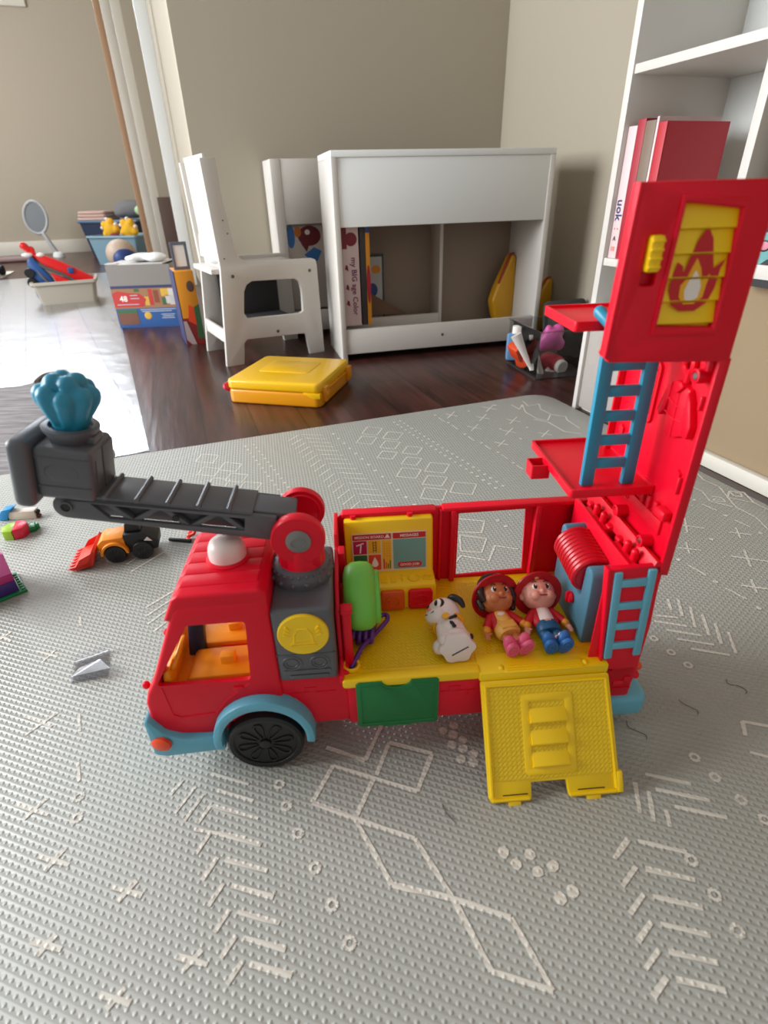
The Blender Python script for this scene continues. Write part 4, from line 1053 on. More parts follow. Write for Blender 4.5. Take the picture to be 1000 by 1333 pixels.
# ---------------------------------------------------------------- small toys on the mat
P1 = at(154, 732, 0); P2 = at(189, 727, 0)
ang = math.atan2((P2 - P1).y, (P2 - P1).x)
DORG = mat('digger_orange', (232, 138, 14), .4); DRED2 = mat('digger_bucket_red', (226, 48, 26), .4)
dgr = thing('toy_digger', 'small orange and black toy digger with red bucket behind the grey arm', 'toy digger', P1, ang)
wb = (P2 - P1).length
for (x, y) in ((0, .004), (wb, .004), (0, .040), (wb, .040)):
    b = MB(); b.lathe([(0, 0), (.010, 0), (.0125, .0005), (.0150, 0), (.0158, .002), (.0158, .010), (.014, .012), (0, .012)], (x, y - (.006 if y < .02 else -.006), .0158), (0, 1 if y < .02 else -1, 0), n=28)
    for k in range(10):
        a = 2*PI*k/10; b.caps((x + .004*math.cos(a), y - (.0062 if y < .02 else -.0062), .0158 + .004*math.sin(a)), (x + .0085*math.cos(a), y - (.0062 if y < .02 else -.0062), .0158 + .0085*math.sin(a)), .0010, n=6)
    b.build('wheel', BLK, dgr)
b = MB(); b.prism([(-.024, .012), (-.024, .034), (-.016, .041), (.016, .042), (.018, .030), (.017, .014)] , .004, .042, 'y', bev=.002)
b.prism(arc(0, .0158, .021, .021, 0, 180, 14) + arc(0, .0158, .017, .017, 180, 0, 14), -.003, .048, 'y', bev=.0008)
b.build('front_hull', DORG, dgr)
b = MB(); b.prism([(.016, .012), (.016, .046), (.046, .046), (.066, .030), (.064, .014)], .004, .042, 'y', bev=.002); b.prism([(.018, .046), (.022, .062), (.040, .062), (.044, .046)], .010, .036, 'y', bev=.002); b.build('rear_hull', BLK, dgr)['label'] = 'black rear hull and cab'
b = MB(); b.prism([(.046, .032), (.058, .030), (.052, .038)], .0025, .0035, 'y'); b.build('decal', S_WHT, dgr)['label'] = 'white decal'
b = MB()
b.prism([(-.064, .004), (-.058, .001), (-.034, .006), (-.026, .030), (-.030, .033), (-.040, .014), (-.060, .008)], -.010, .050, 'y', bev=.0008)
for y in (-.010, .0485): b.prism([(-.062, .004), (-.034, .006), (-.026, .031), (-.050, .020)], y, y + .0015, 'y')
for k in range(7): b.prism([(-.072, .0045), (-.062, .001), (-.060, .008)], -.009 + k*.009, -.005 + k*.009, 'y', bev=.0004)
b.build('bucket', DRED2, dgr)['label'] = 'red toothed bucket'
b = MB(); b.box(-.034, -.018, .014, .030, .016, .026, .001); b.build('bucket_arm', DORG, dgr)
# hooked red link behind the cab roof
b = MB(); p = at(246, 702, 0); b.tube(smooth_path([p + Vector((-.002, .012, .004)), p + Vector((.006, .010, .012)), p + Vector((.010, .004, .010)), p + Vector((.002, .002, .006)), p + Vector((.000, -.004, .004)), p + Vector((.006, -.008, .003))], 4), .0033, 8)
tag(b.build('toy_hook', DRED2), 'tiny red curled hook lying on the mat behind the cab roof', 'toy hook')
b = MB(); q = at(222, 704, 0); r_ = at(248, 706, 0); b.caps(q + Vector((0, 0, .0032)), r_ + Vector((0, 0, .0032)), .003); tag(b.build('toy_rod', BLK), 'thin black rod lying on the mat between digger and red hook', 'toy rod')

BR_LIME = mat('brick_lime', (150, 190, 40), .35); BR_RED = mat('brick_red', (214, 30, 62), .35); BR_GRN = mat('brick_green', (10, 122, 62), .35); BR_BLUE = mat('brick_blue', (36, 142, 206), .35)
BR_WHT = mat('brick_white', (226, 214, 200), .4); BR_PINK = mat('brick_pink', (222, 110, 176), .35); BR_MAG = mat('brick_magenta', (176, 36, 110), .35); BR_PUR = mat('brick_purple', (58, 32, 110), .35)
p = at(20, 701, 0)
tb = thing('toy_blocks', 'lime green and red rounded brick piece near the left edge of the mat', 'toy bricks', p, rad(18))
b = MB(); b.prism([(-.016, .0), (.000, -.006), (.000, .030), (-.010, .030), (-.020, .018)], 0, .017, 'z', bev=.001); b.build('brick', BR_LIME, tb)['label'] = 'lime half'
b = MB(); b.prism([(.001, -.006), (.016, -.002), (.022, .014), (.014, .028), (.001, .030)], 0, .019, 'z', bev=.001); b.build('brick', BR_RED, tb)['label'] = 'red half'
b = MB(); b.prism(rrect(.0, .012, .0, .020, .002), 0, .010, 'z', bev=.001); b.prism([(.012, .004), (.018, .010), (.012, .016)], 0, .010, 'z', bev=.0006); gb = b.build('toy_brick', BR_GRN, None, at(38, 694, 0), (0, 0, rad(30)))
tag(gb, 'small dark green brick beside the lime and red piece', 'toy brick')
p = at(8, 676, 0)
tf = thing('toy_animal', 'white brick animal with black feet lying behind the coloured bricks', 'toy animal', p, rad(3))
b = MB(); b.box(.008, .056, -.004, .012, .0, .016, .001); b.build('body', BR_WHT, tf)
b = MB(); b.ell((.0585, .003, .0115), (.0045, .005, .0045)); b.build('foot', BLK, tf); b = MB(); b.ell((.0585, .003, .0035), (.0045, .005, .0035)); b.build('foot', mat('brick_brown', (90, 44, 26), .4), tf)['label'] = 'brown foot'
b = MB(); b.prism([(-.008, .0), (-.008, .010), (.002, .021), (.020, .024), (.012, .014), (.006, .0)], -.006, .014, 'y', bev=.001); b.build('hair', BR_BLUE, tf)['label'] = 'blue swept top'
# brick house, cut by the left edge of the frame
ph = at(36, 769, 0); p2 = at(21, 745, 0); ex = (p2 - ph).normalized()
hM = frame(ph, Vector((-ex.y, ex.x, 0)) * 1, ex)
ha = math.atan2(ex.y, ex.x)
house = thing('toy_brick_house', 'pink and purple toy brick house on a green base at left edge', 'toy house', ph, ha)
b = MB(); b.box(-.002, .06, 0, .12, 0, .004, .0006)
for i in range(7):
    for j in range(2): b.lathe([(.0024, 0), (.0024, .0018), (0, .0018)], (.004 + i*.008, .004 + j*.008, .004), n=12)
b.build('base_plate', BR_GRN, house)['label'] = 'green studded base plate'
b = MB(); b.box(.002, .058, .009, .11, .004, .024, .0006); b.build('lower_wall', BR_PUR, house)['label'] = 'purple wall'
b = MB(); b.box(.002, .014, .009, .06, .024, .036, .0006); b.box(.044, .058, .009, .06, .024, .036, .0006); b.build('wall_block', BR_MAG, house)['label'] = 'magenta blocks'
b = MB(); b.box(.002, .014, .009, .06, .036, .070, .0006); b.box(.046, .058, .009, .06, .036, .070, .0006); b.build('upper_wall', BR_PINK, house)['label'] = 'pink wall'
b = MB(); b.prism([(.014, .024), (.044, .024), (.044, .066), (.014, .066)], .011, .020, 'y', holes=[[(.019, .029), (.039, .029), (.039, .061), (.019, .061)]]); b.build('window_frame', BR_WHT, house)
b = MB(); b.prism([(.012, .070), (.064, .070), (.064, .075), (.040, .095)], -.002 + .004, .062, 'x')
b.build('roof', BR_MAG, house)['label'] = 'magenta sloping roof'

# scrap of clear packaging and a few hairs on the mat
p = at(120, 868, 0)
b = MB()
for (x0, y0, x1, y1, h) in ((-.022, -.020, .020, -.024, .010), (-.022, .016, .018, .022, .012)):
    b.poly([(x0, y0, .001), (x1, y1, .001), (x1 + .004, y1, h), (x0 + .002, y0 + .003, h*.8)])
b.poly([(-.022, -.020, .001), (.020, -.024, .001), (.018, .022, .0015), (-.022, .016, .001)]); b.poly([(-.020, -.017, .008), (.024, -.022, .010), (.010, .004, .006), (-.014, .000, .004)])
sc_ = b.build('plastic_scrap', clear_mat('clear_wrapper', .25, (250, 250, 252), .02, 1.2), None, p, (0, 0, rad(20)), smooth=0)
so = sc_.modifiers.new('thick', 'SOLIDIFY'); so.thickness = .0004
tag(sc_, 'crumpled scrap of clear plastic lying on the mat left of the cab', 'plastic scrap')
HAIRM = mat('hair_strand', (46, 40, 38), .5)
for i, (P, lb) in enumerate((([(884,911),(890,916),(900,921),(908,925),(909,930)], 'dark hair curled on the mat right of the ramp'), ([(816,938),(818,946),(830,952),(841,957),(842,963)], 'dark hair on the mat just beside the rear bumper'), ([(946,884),(948,890),(962,893),(972,899),(971,903)], 'dark hair on the mat furthest to the right'), ([(576,1046),(580,1056),(592,1070)], 'dark hair on the mat left of the ramp foot'))):
    pts = [at(x, y, .0009) for x, y in P]
    b = MB(); b.tube(smooth_path(pts, 5), .00032, 5); tag(b.build('hair_strand', HAIRM), lb, 'hair', 'loose hairs on the mat')

# ---------------------------------------------------------------- furniture and things behind
def ray_on(px, py, P0, yaw):
    """where the photo's ray meets an upright plane through P0 that runs at yaw; returns (distance along, height)"""
    dr = Vector((math.cos(yaw), math.sin(yaw), 0)); n = Vector((-math.sin(yaw), math.cos(yaw), 0)); d = ray(px, py)
    t = (P0 - C0).dot(n)/d.dot(n); q = C0 + d*t; return ((q - P0).dot(dr), q.z)
FZ = FLOOR_Z
BOLT = mat('dark_bolt', (96, 88, 78), .4)
# white children's chair
cy = rad(29); P0 = at(296, 478, FZ)
ch = thing('childrens_chair', "white wooden children's chair with open side panels on the dark floor", 'chair', P0, cy)
def chp(px, py, z=None):
    """a point of the near side panel, read off the photograph on that panel's own upright plane"""
    a, h = ray_on(px, py, P0, cy); return (a, (h - FZ) if z is None else z)
outer = [chp(296, 478, 0), chp(319, 477, 0), chp(318.5, 447), chp(322, 442), chp(396, 434), chp(399, 436), chp(404, 460, 0), chp(423, 461, 0), chp(412.5, 345), chp(411, 338), chp(406, 336), chp(323, 341), chp(312, 336), chp(307, 327), chp(290, 261), chp(280, 205), chp(259, 205), chp(270, 261), chp(287, 350)]
hole = [chp(*p) for p in ((318, 408), (323, 415), (391, 408), (395, 405), (393, 378), (390, 367), (384, 362.5), (328, 366), (321, 371), (318, 380))]
cx1 = hole[3][0] + .02; cz1 = chp(318, 372)[1]
for y in (0, .262):
    b = MB(); b.prism(outer, y, y + .018, 'y', holes=[hole], bev=.003); sp = b.build('side_panel', WHT, ch)
    b = MB()
    for (x, z) in (chp(303, 360), chp(403, 352), chp(362, 431)): b.lathe([(.0055, -.001), (.0055, .0012), (.003, .0018), (0, .0012)], (x, y if y == 0 else y + .018, z), (0, -1 if y == 0 else 1, 0), n=14)
    if y == 0:
        for (x, z) in (chp(290, 287), chp(296, 304), chp(292, 337)): b.lathe([(.0025, -.001), (.0025, .0008), (0, .0008)], (x, y, z), (0, -1, 0), n=10)
    b.build('bolt', BOLT, sp)
b = MB(); b.box(.004, .335, .018, .262, .292, .308, .003); b.build('seat', WHT, ch)
b = MB(); b.prism([(.046, .305), (.058, .305), (.046, .620), (.034, .620)], .018, .262, 'y', holes=[], bev=.002); 
b.prism([(.034, .330), (.062, .330), (.060, .40), (.040, .40)], .018, .262, 'y', bev=.002)
b.build('backrest', WHT, ch)
b = MB(); b.box(.012, .022, .018, .262, .075, .120, .002); b.build('stretcher', WHT, ch)
DKG = mat('dark_lining', (52, 52, 54), .7)
b = MB(); b.box(.075, .30, .245, .253, .120, .292, .002); b.box(.075, .30, .030, .253, .112, .122, .002); b.build('storage_box', DKG, ch)['label'] = 'dark grey storage box under the seat'
# folded grey and white toy on the seat
b = MB(); b.ell((.035, 0, .022), (.038, .07, .024)); b.ell((.055, .02, .018), (.03, .05, .018)); o = b.build('white_cushion', mat('soft_white', (210, 208, 208), .8), None, P0 + Matrix.Rotation(cy, 3, 'Z') @ Vector((.02, .12, .314)), (0, 0, cy)); melt(o, .006, 4)
tag(o, 'small white soft cushion lying on the seat of the white chair', 'cushion')

# long white shelf unit
sy = rad(13.5); S0 = at(447, 471, FZ)
sh_u = thing('shelf_unit', 'long low white toy shelf with open front against the back wall', 'shelf', S0, sy)
SW = .735; SD = .26; SH = .60
b = MB(); b.box(0, .018, 0, SD, 0, SH, .002); b.build('side_panel', WHT, sh_u)
b = MB(); b.box(SW - .018, SW, 0, SD, 0, SH, .002); b.build('side_panel', WHT, sh_u)
b = MB(); b.box(.018, SW - .018, .004, .020, .415, SH, .002); b.build('upper_rail', WHT2, sh_u)
b = MB(); b.box(.018, SW - .018, .004, .020, .022, .104, .002); lr = b.build('lower_rail', WHT, sh_u)
b = MB(); b.lathe([(.005, 0), (.005, .0012), (0, .0015)], (.365, .004, .064), (0, -1, 0), n=14); b.build('bolt', BOLT, lr)
b = MB(); b.box(.018, SW - .018, .020, SD, .022, .036, .001); b.build('bottom_board', WHT, sh_u)
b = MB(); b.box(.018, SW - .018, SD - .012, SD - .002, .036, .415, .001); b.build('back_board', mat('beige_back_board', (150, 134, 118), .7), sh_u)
b = MB(); b.box(.018, SW - .018, .020, SD - .002, .415, .430, .001); b.build('middle_board', WHT, sh_u)
b = MB(); b.box(.018, .400, .150, .165, .036, .110, .001); b.box(.400, .415, .020, SD - .012, .036, .415, .001) if False else b.box(.400, .412, .150, SD - .012, .036, .415, .001); b.build('divider', WHT, sh_u)
b = MB(); b.box(0, SW, 0, SD, SH, SH + .018, .002); b.build('top_board', WHT2, sh_u)
def SHM(x, y, z): return S0 + Matrix.Rotation(sy, 3, 'Z') @ Vector((x, y, z))
# boxed game and books standing in the shelf
BKW = mat('game_box_white', (214, 190, 190), .5); BKM = mat('game_box_maroon', (120, 24, 48), .5); BKP = mat('game_box_purple', (110, 40, 90), .5); BKG = mat('book_charcoal', (54, 52, 54), .5); BKY = mat('book_amber', (214, 138, 20), .5); BKR = mat('book_red', (160, 24, 44), .5); BKB = mat('book_blue', (40, 70, 130), .5)
g = thing('game_box', 'white boxed game with purple spine lettering standing at left in the long shelf', 'game box', SHM(.024, .032, .112), sy)
b = MB(); b.box(0, .055, 0, .12, 0, .330, .001); b.build('box', BKW, g)
tm_ = lambda x, z: Matrix(((0, 1, 0, x), (0, 0, -1, -.0012), (-1, 0, 0, z), (0, 0, 0, 1)))
b = MB(); b.text('my BIG age Color', .0245, tm_(.036, .125), bold=.0004)
b.build('spine_lettering', BKP, g)
b = MB(); b.lathe([(.020, 0), (.020, .001), (0, .001)], (.030, 0, .268), (0, -1, 0), n=24); b.box(0, .016, -.0008, 0, .24, .33); b.build('spine_emblem', BKM, g)['label'] = 'maroon round emblem'
b = MB()
for z in (.180, .120, .070): b.prism([(.006, z), (.018, z - .006), (.016, z + .010), (.010, z + .014)], -.001, 0, 'y')
b.build('spine_dots', BKM, g)
def shelf_book(x, w, h, dep, M_, label, name='book', y=.032, cat='book', group='books in the long white shelf'):
    o = thing(name, label, cat, SHM(x, y, .112), sy, group)
    b = MB(); b.box(0, w, 0, .004, 0, h, .001); b.box(0, .002, .004, dep, 0, h); b.box(w - .002, w, .004, dep, 0, h); b.build('cover', M_, o)
    b = MB(); b.box(.002, w - .002, .003, dep - .003, .003, h - .003); b.build('pages', STK, o); return o
ob = shelf_book(.083, .018, .318, .11, BKG, 'dark charcoal book standing right of the white game box')
ob = shelf_book(.102, .014, .318, .11, BKY, 'amber yellow book standing right of the charcoal book')
b = MB(); b.lathe([(.05, 0), (.05, .0006), (0, .0006)], (.007, -.0003, .13), (0, -1, 0), n=24, sx=.14, sy=1.2); b.build('spine_panel', BKR, ob)['label'] = 'red oval on spine'
b = MB(); b.box(0, .014, -.001, .0, .285, .318); b.build('spine_cap', BKB, ob)['label'] = 'dark blue top of spine'
ob = thing('picture_card', 'white picture card with dark green border leaning on the back of the shelf', 'card', SHM(.125, .225, .060), sy)
b = MB(); b.box(0, .085, 0, .003, 0, .255, .0005); b.build('board', mat('card_green', (40, 62, 54), .5), ob)
b = MB(); b.box(.004, .078, -.001, 0, .008, .247); b.build('sheet', mat('card_white', (190, 190, 186), .6), ob)
b = MB(); b.ell((.055, -.001, .205), (.018, .0006, .014)); b.build('yellow_print', BKY, ob); b = MB(); b.ell((.040, -.001, .135), (.020, .0006, .024)); b.build('blue_print', BKB, ob)
b = MB(); b.prism([(.0, .0), (.16, .0), (.150, .004), (.005, .080), (0, .086)], 0, .004, 'y'); b.prism([(.0, .080), (.155, .0), (.165, .0), (.0, .092)], -.002, .006, 'y')
tag(b.build('card_easel', mat('brown_card', (120, 92, 70), .7), None, SHM(.122, .19, .112), (0, 0, sy)), 'brown triangular card piece lying beside the amber book', 'card')
# yellow plastic bags: one hanging at the right end of the shelf, one behind
BAGY = mat('yellow_wrapper', (204, 148, 16), .3); BAGR = mat('red_wrapper', (160, 40, 36), .35)
def bag(loc, rz, h, w, label):
    o = thing('toy_bag', label, 'bag', loc, rz)
    b = MB(); t = bmesh.new(); 
    b.prism([(w*.25, h), (w*.5, h*.97), (w*.55, h*.5), (w*.5, 0), (-w*.2, .0), (-w*.45, h*.18), (-w*.62, h*.38), (-w*.40, h*.58), (-w*.05, h*.80)], -.022, .022, 'y', bev=.010, seg=3); t.free()
    b.build('bag_body', BAGY, o, smooth=60)
    b = MB(); b.tube([(-w*.35, -.016, h*.62), (-w*.1, -.018, h*.84), (w*.2, -.012, h*1.0), (w*.42, -.008, h*1.01)], .004, 6); b.build('bag_tie', BAGR, o)
    return o
bag(SHM(.672, .190, .036), sy + rad(10), .260, .085, 'yellow plastic toy bag inside the right end of the white shelf')
bag(RW(1.365, 1.98, FZ), YAWR, .20, .09, 'yellow and red plastic bag standing behind the right end of the shelf')

# part of a second white shelf behind the chair
q = at(362, 452, FZ); q = RW(.27, 2.12, FZ)
s2 = thing('shelf_unit', 'white shelf behind the chair with a cartoon covered box inside', 'shelf', RW(.398, 2.288, FZ), YAWR)
b = MB(); b.box(0, .036, 0, .16, 0, .62, .002); b.build('side_panel', WHT, s2)
b = MB(); b.box(.036, .23, .002, .020, .412, .62, .002); b.build('upper_rail', WHT, s2)
b = MB(); b.box(.036, .23, .002, .020, .022, .10, .002); b.build('lower_rail', WHT, s2)
b = MB(); b.box(.23, .248, 0, .16, 0, .62, .002); b.build('side_panel', WHT, s2)
g = thing('cartoon_box', 'white box printed with dark red and blue shapes in the shelf behind the chair', 'box', RW(.440, 2.318, FZ + .285), YAWR)
b = MB(); b.box(0, .17, 0, .10, -.18, .115, .002); b.build('box', mat('cartoon_paper', (190, 180, 172), .6), g)
b = MB(); b.ell((.085, -.001, .085), (.045, .0008, .035)); b.prism([(.05, .06), (.07, .03), (.08, .05), (.09, .07)], -.0015, 0, 'y'); b.build('dark_print', mat('cartoon_maroon', (104, 24, 34), .6), g)
b = MB(); b.ell((.012, -.001, .085), (.016, .0008, .040)); b.prism([(.06, .02), (.10, .045), (.13, .03), (.11, -.005), (.08, .0)], -.0015, 0, 'y'); b.build('blue_print', mat('cartoon_blue', (50, 110, 170), .6), g)
b = MB(); b.ell((.040, -.0016, .100), (.014, .0008, .018)); b.build('orange_print', mat('cartoon_orange', (196, 110, 40), .6), g)
b = MB(); b.ell((.078, -.0018, .098), (.010, .0008, .009)); b.build('white_print', S_WHT, g)

# yellow carrying case on the floor
CASEY = mat('case_yellow', (236, 184, 8), .3, coat=.3); CASEA = mat('case_amber', (224, 148, 8), .32, coat=.3)
A = at(299, 524, FZ); Bc = at(418, 532, FZ); cyw = math.atan2((Bc - A).y, (Bc - A).x); cw = (Bc - A).length
dd = at(460, 502, FZ) - at(432, 530, FZ); cdp = dd.length*.97
case = thing('carrying_case', 'glossy yellow plastic carrying case lying on the dark wooden floor', 'case', A, cyw)
cdp = .265
sk = Matrix.Identity(4)
b = MB(); b.prism(rrect(0, cw, 0, cdp, .018, 5), .0, .040, 'z', bev=.006, seg=3); b.build('case_base', CASEA, case)['label'] = 'amber lower half'
b = MB(); b.prism(rrect(-.001, cw + .001, -.001, cdp + .001, .018, 5), .040, .067, 'z', bev=.007, seg=3); b.prism(rrect(cw*.2, cw*.75, cdp*.35, cdp*.8, .01), .066, .0682, 'z', bev=.0008)
b.prism([(cw - .05, .041), (cw + .0005, .041), (cw + .0005, .026), (cw - .022, .026)], -.0012, .012, 'y', bev=.001); b.build('case_lid', CASEY, case)
for y in (.020, cdp - .045):
    b = MB(); b.box(cw - .004, cw + .012, y, y + .028, .014, .054, .002); b.box(cw + .010, cw + .014, y + .004, y + .024, .020, .040, .001); b.build('case_latch', CASEA, case)
b = MB(); b.box(cw - .002, cw + .006, .05, cdp - .05, .036, .042, .001); b.build('case_seam', CASEA, case)
b = MB(); b.tube(smooth_path([(.004, .012, .034), (-.010, .008, .042), (-.012, .03, .046), (-.012, .16, .050), (-.008, .20, .05), (.004, .205, .045)], 4), .0065, 10); b.build('handle', mat('case_handle_red', (196, 20, 50), .35), case, smooth=60)['label'] = 'red handle'

# clear bin of craft things by the bookcase
clr = clear_mat('clear_bin_plastic', .05, (240, 242, 242), .03, 1.35)
cb0 = at(697, 495, FZ); ca = at(657, 474, FZ); 
cbn = thing('clear_bin', 'clear plastic bin of craft things on the dark floor beside the bookcase', 'bin', cb0, rad(12))
BWd, BDp, BHt = .175, .215, .140
b = MB()
b.box(0, BWd, 0, .0022, .002, BHt); b.box(0, BWd, BDp - .0022, BDp, .002, BHt); b.box(0, .0022, .0022, BDp - .0022, .002, BHt); b.box(BWd - .0022, BWd, .0022, BDp - .0022, .002, BHt)
lM = Matrix.Identity(4)
b.build('bin_walls', clr, cbn)
b = MB(); b.box(0, BWd, 0, BDp, 0, .003); b.build('bin_floor', mat('bin_base', (60, 56, 56), .3), cbn)
b = MB(); b.prism(rrect(-.004, BWd + .004, -.004, BDp + .004, .006), BHt, BHt + .003, 'z', holes=[rrect(.002, BWd - .002, .002, BDp - .002, .004)]); b.build('bin_rim', clr, cbn)
def on_ry(px, py, ry):
    """where the photo's ray meets the upright plane at room depth ry"""
    d = ray(px, py); n = RW(0, 1); return C0 + d*(ry/d.dot(n))
o = thing('craft_bottle', 'red bottle with white cap lying in the clear bin', 'bottle', on_ry(732, 478, 1.425), 0)
bd = Vector((.42, -1, -.06)).normalized()
b = MB(); b.lathe([(0, -.085), (.024, -.085), (.028, -.078), (.029, -.04), (.0275, -.022), (.019, -.012), (0, -.012)], (0, 0, 0), bd, n=24); b.build('bottle_body', mat('bottle_red', (186, 52, 66), .35), o)
b = MB(); b.lathe([(0, -.014), (.0205, -.014), (.0215, -.010), (.0205, .001), (.018, .003), (0, .003)], (0, 0, 0), bd, n=24); b.build('cap', S_WHT, o)['label'] = 'white cap'
b = MB(); b.ell((0, 0, 0), (.034, .026, .034)); b.ell((.022, .01, .020), (.020, .018, .024)); b.ell((-.020, .0, -.012), (.024, .020, .026)); b.ell((-.010, 0, .026), (.012, .012, .018)); b.ell((.026, 0, -.016), (.020, .018, .022)); o = b.build('pink_pouch', mat('pouch_pink', (206, 84, 156), .4), None, on_ry(717, 441, 1.485)); melt(o, .005, 2)
tag(o, 'pink crumpled pouch above the red bottle in the clear bin', 'pouch')
TUW = mat('tube_white', (214, 204, 198), .45)
for i, (p0, p1, r0, r1, lb) in enumerate((((690, 478), (672, 436), .006, .017, 'leftmost white tube standing in the clear bin'), ((694, 484), (697, 436), .007, .019, 'middle white tube standing in the clear bin'), ((705, 489), (697, 462), .010, .011, 'short white tube lying in front in the clear bin'), ((722, 487), (712, 480), .009, .010, 'stubby white cap piece lying left of the red bottle'))):
    A_ = on_ry(*p0, 1.435); B2 = on_ry(*p1, 1.46); v = B2 - A_
    o = thing('craft_tube', lb, 'tube', A_, 0, 'white tubes in the clear bin')
    l_ = v.length; b = MB(); b.lathe([(0, 0), (r0*.8, 0), (r0, .010), ((r0 + r1)/2, l_*.6), (r1, l_), (0, l_)], (0, 0, 0), v, n=16, sx=1, sy=.7); b.build('tube_body', TUW, o)
    b = MB(); b.lathe([(r0*.7, -.010), (r0*.8, .001), (0, .001)], (0, 0, 0), v, n=12); b.build('tube_cap', (BKY if i == 1 else S_WHT), o)
PKO = mat('packet_orange', (214, 74, 36), .4)
for px, py, rz, lb in ((681, 470, 35, 'lower orange packet at left in the clear bin'), (672, 458, 20, 'upper orange packet at left in the clear bin')):
    b = MB(); b.box(-.012, .012, -.024, .024, -.026, .026, .005); tag(b.build('craft_packet', PKO, None, on_ry(px, py, 1.49), (rad(15), rad(-35), rad(rz))), lb, 'packet', 'orange packets in the clear bin')
o = thing('glue_bottle', 'pale blue bottle with white cap at the back left of the clear bin', 'bottle', on_ry(670, 452, 1.555), 0)
b = MB(); b.box(-.026, .028, -.012, .012, -.04, .045, .006); b.build('bottle_body', mat('bottle_blue', (104, 146, 186), .4), o); b = MB(); b.lathe([(.014, 0), (.013, .022), (0, .022)], (.002, 0, .045), n=16); b.build('cap', S_WHT, o)
b = MB(); b.box(-.036, .030, -.03, .03, 0, .075, .004); b.box(-.034, .028, -.028, .028, .075, .083, .003); tag(b.build('dark_tin', mat('dark_tin_green', (46, 52, 52), .35), None, on_ry(747, 480, 1.52), (0, 0, rad(8))), 'dark box at the back right of the clear bin', 'tin')
# dark tray standing behind the bin
TRM = mat('tray_dark', (62, 64, 66), .4); TRI = mat('tray_grey', (112, 116, 116), .4)
o = thing('storage_tray', 'dark grey rounded tray standing upright behind the clear bin', 'tray', RW(1.232, 1.72, FZ), YAWR)
LT = Matrix.Rotation(rad(-9), 4, 'X')
b = MB(); b.prism(rrect(0, .178, 0, .158, .022, 6), 0, .012, 'y', holes=[rrect(.014, .164, .014, .144, .012)], bev=.002, M=LT); b.build('tray_rim', TRM, o)
b = MB(); b.box(.010, .168, .004, .009, .010, .148, M=LT); b.build('tray_panel', TRI, o)

# bookcase in the alcove: upper open shelves and a deeper cupboard below
bc = thing('bookcase', 'white bookcase with cupboard at the right, behind the red tower', 'bookcase', RW(.948, 1.157, FZ), YAWR - PI/2)
# its own x runs along the front (away from the photo's left edge), y into the wall
b = MB(); b.box(0, .018, 0, .28, .258, 1.25, .002); b.build('side_panel', WHT, bc)
b = MB(); b.box(.325, .343, 0, .28, .258, 1.25, .002); b.build('side_panel', WHT, bc)
b = MB(); b.box(.018, .325, .262, .276, .258, 1.25); b.build('back_board', WHT2, bc)
for z in (.347, .700, 1.0, 1.235): 
    b = MB(); b.box(.018, .325, .004, .262, z, z + .016, .001); b.build('shelf_board', WHT, bc)
b = MB(); b.box(-.012, .352, -.022, .28, .244, .258, .002); b.build('cupboard_top', WHT2, bc)
b = MB(); b.box(.010, .024, -.016, .28, .0, .244, .002); b.build('cupboard_side', WHT, bc)
b = MB(); b.box(.330, .346, -.016, .28, .0, .244, .002); b.build('cupboard_side', WHT, bc)
b = MB(); b.box(.024, .330, -.008, .004, .008, .243, .002); b.build('cupboard_door', mat('speckled_door', (168, 160, 154), .6, noise=.5, nscale=300), bc)['label'] = 'speckled grey cupboard door'
b = MB(); b.box(.024, .330, .004, .28, .0, .008); b.build('cupboard_base', WHT, bc)
BCR = Matrix.Rotation(YAWR - PI/2, 3, 'Z')
def bcp(x, y, z): return RW(.948, 1.157, FZ) + BCR @ Vector((x, y, z))
def spine_book(x, w, h, M_, label, letters=None, y=.012):
    o = thing('book', label, 'book', bcp(x, y, .3632), YAWR - PI/2, 'books on the shelf behind the tower')
    b = MB(); b.box(0, w, 0, .004, 0, h, .001); b.box(0, .002, .004, .16, 0, h); b.box(w - .002, w, .004, .16, 0, h); b.build('cover', M_, o)
    b = MB(); b.box(.002, w - .002, .003, .157, .003, h - .003); b.build('pages', STK, o)
    return o
o = spine_book(.019, .026, .25, BKW, 'white book with blue spine letters beside the left panel of the bookcase')
b = MB()
sm = lambda x, z: Matrix(((0, 1, 0, x), (0, 0, -1, -.0008), (-1, 0, 0, z), (0, 0, 0, 1)))
b.text('uok', .027, sm(.0135, .097), bold=.0005); o2 = b.build('spine_lettering', mat('spine_navy', (40, 50, 100), .5), o)
b = MB(); b.text('A', .013, Matrix(((1, 0, 0, .013), (0, 0, -1, -.0008), (0, 1, 0, .040), (0, 0, 0, 1))), bold=.0003); b.build('spine_letter', S_DRK, o)
b = MB(); b.ell((.0085, 0, .0600), (.0025, .001, .002)); b.ell((.0175, 0, .0600), (.0025, .001, .002)); b.box(.007, .018, -.0008, 0, .015, .024); b.build('spine_marks', mat('spine_pink', (206, 130, 120), .5), o)
spine_book(.0455, .022, .26, BKR, 'dark red book beside the white one on the bookcase shelf')
o = spine_book(.068, .028, .255, mat('book_photo', (120, 100, 84), .5), 'brown and green picture book third from the left on the bookcase shelf')
b = MB(); b.box(.001, .027, -.001, 0, .004, .055); b.build('spine_panel', mat('book_green', (90, 124, 40), .5), o)['label'] = 'green foot of spine'
spine_book(.097, .006, .26, BKW, 'thin white book between the picture book and a red one')
spine_book(.104, .022, .25, mat('book_crimson', (180, 24, 40), .5), 'crimson book nearest the red tower on the bookcase shelf')

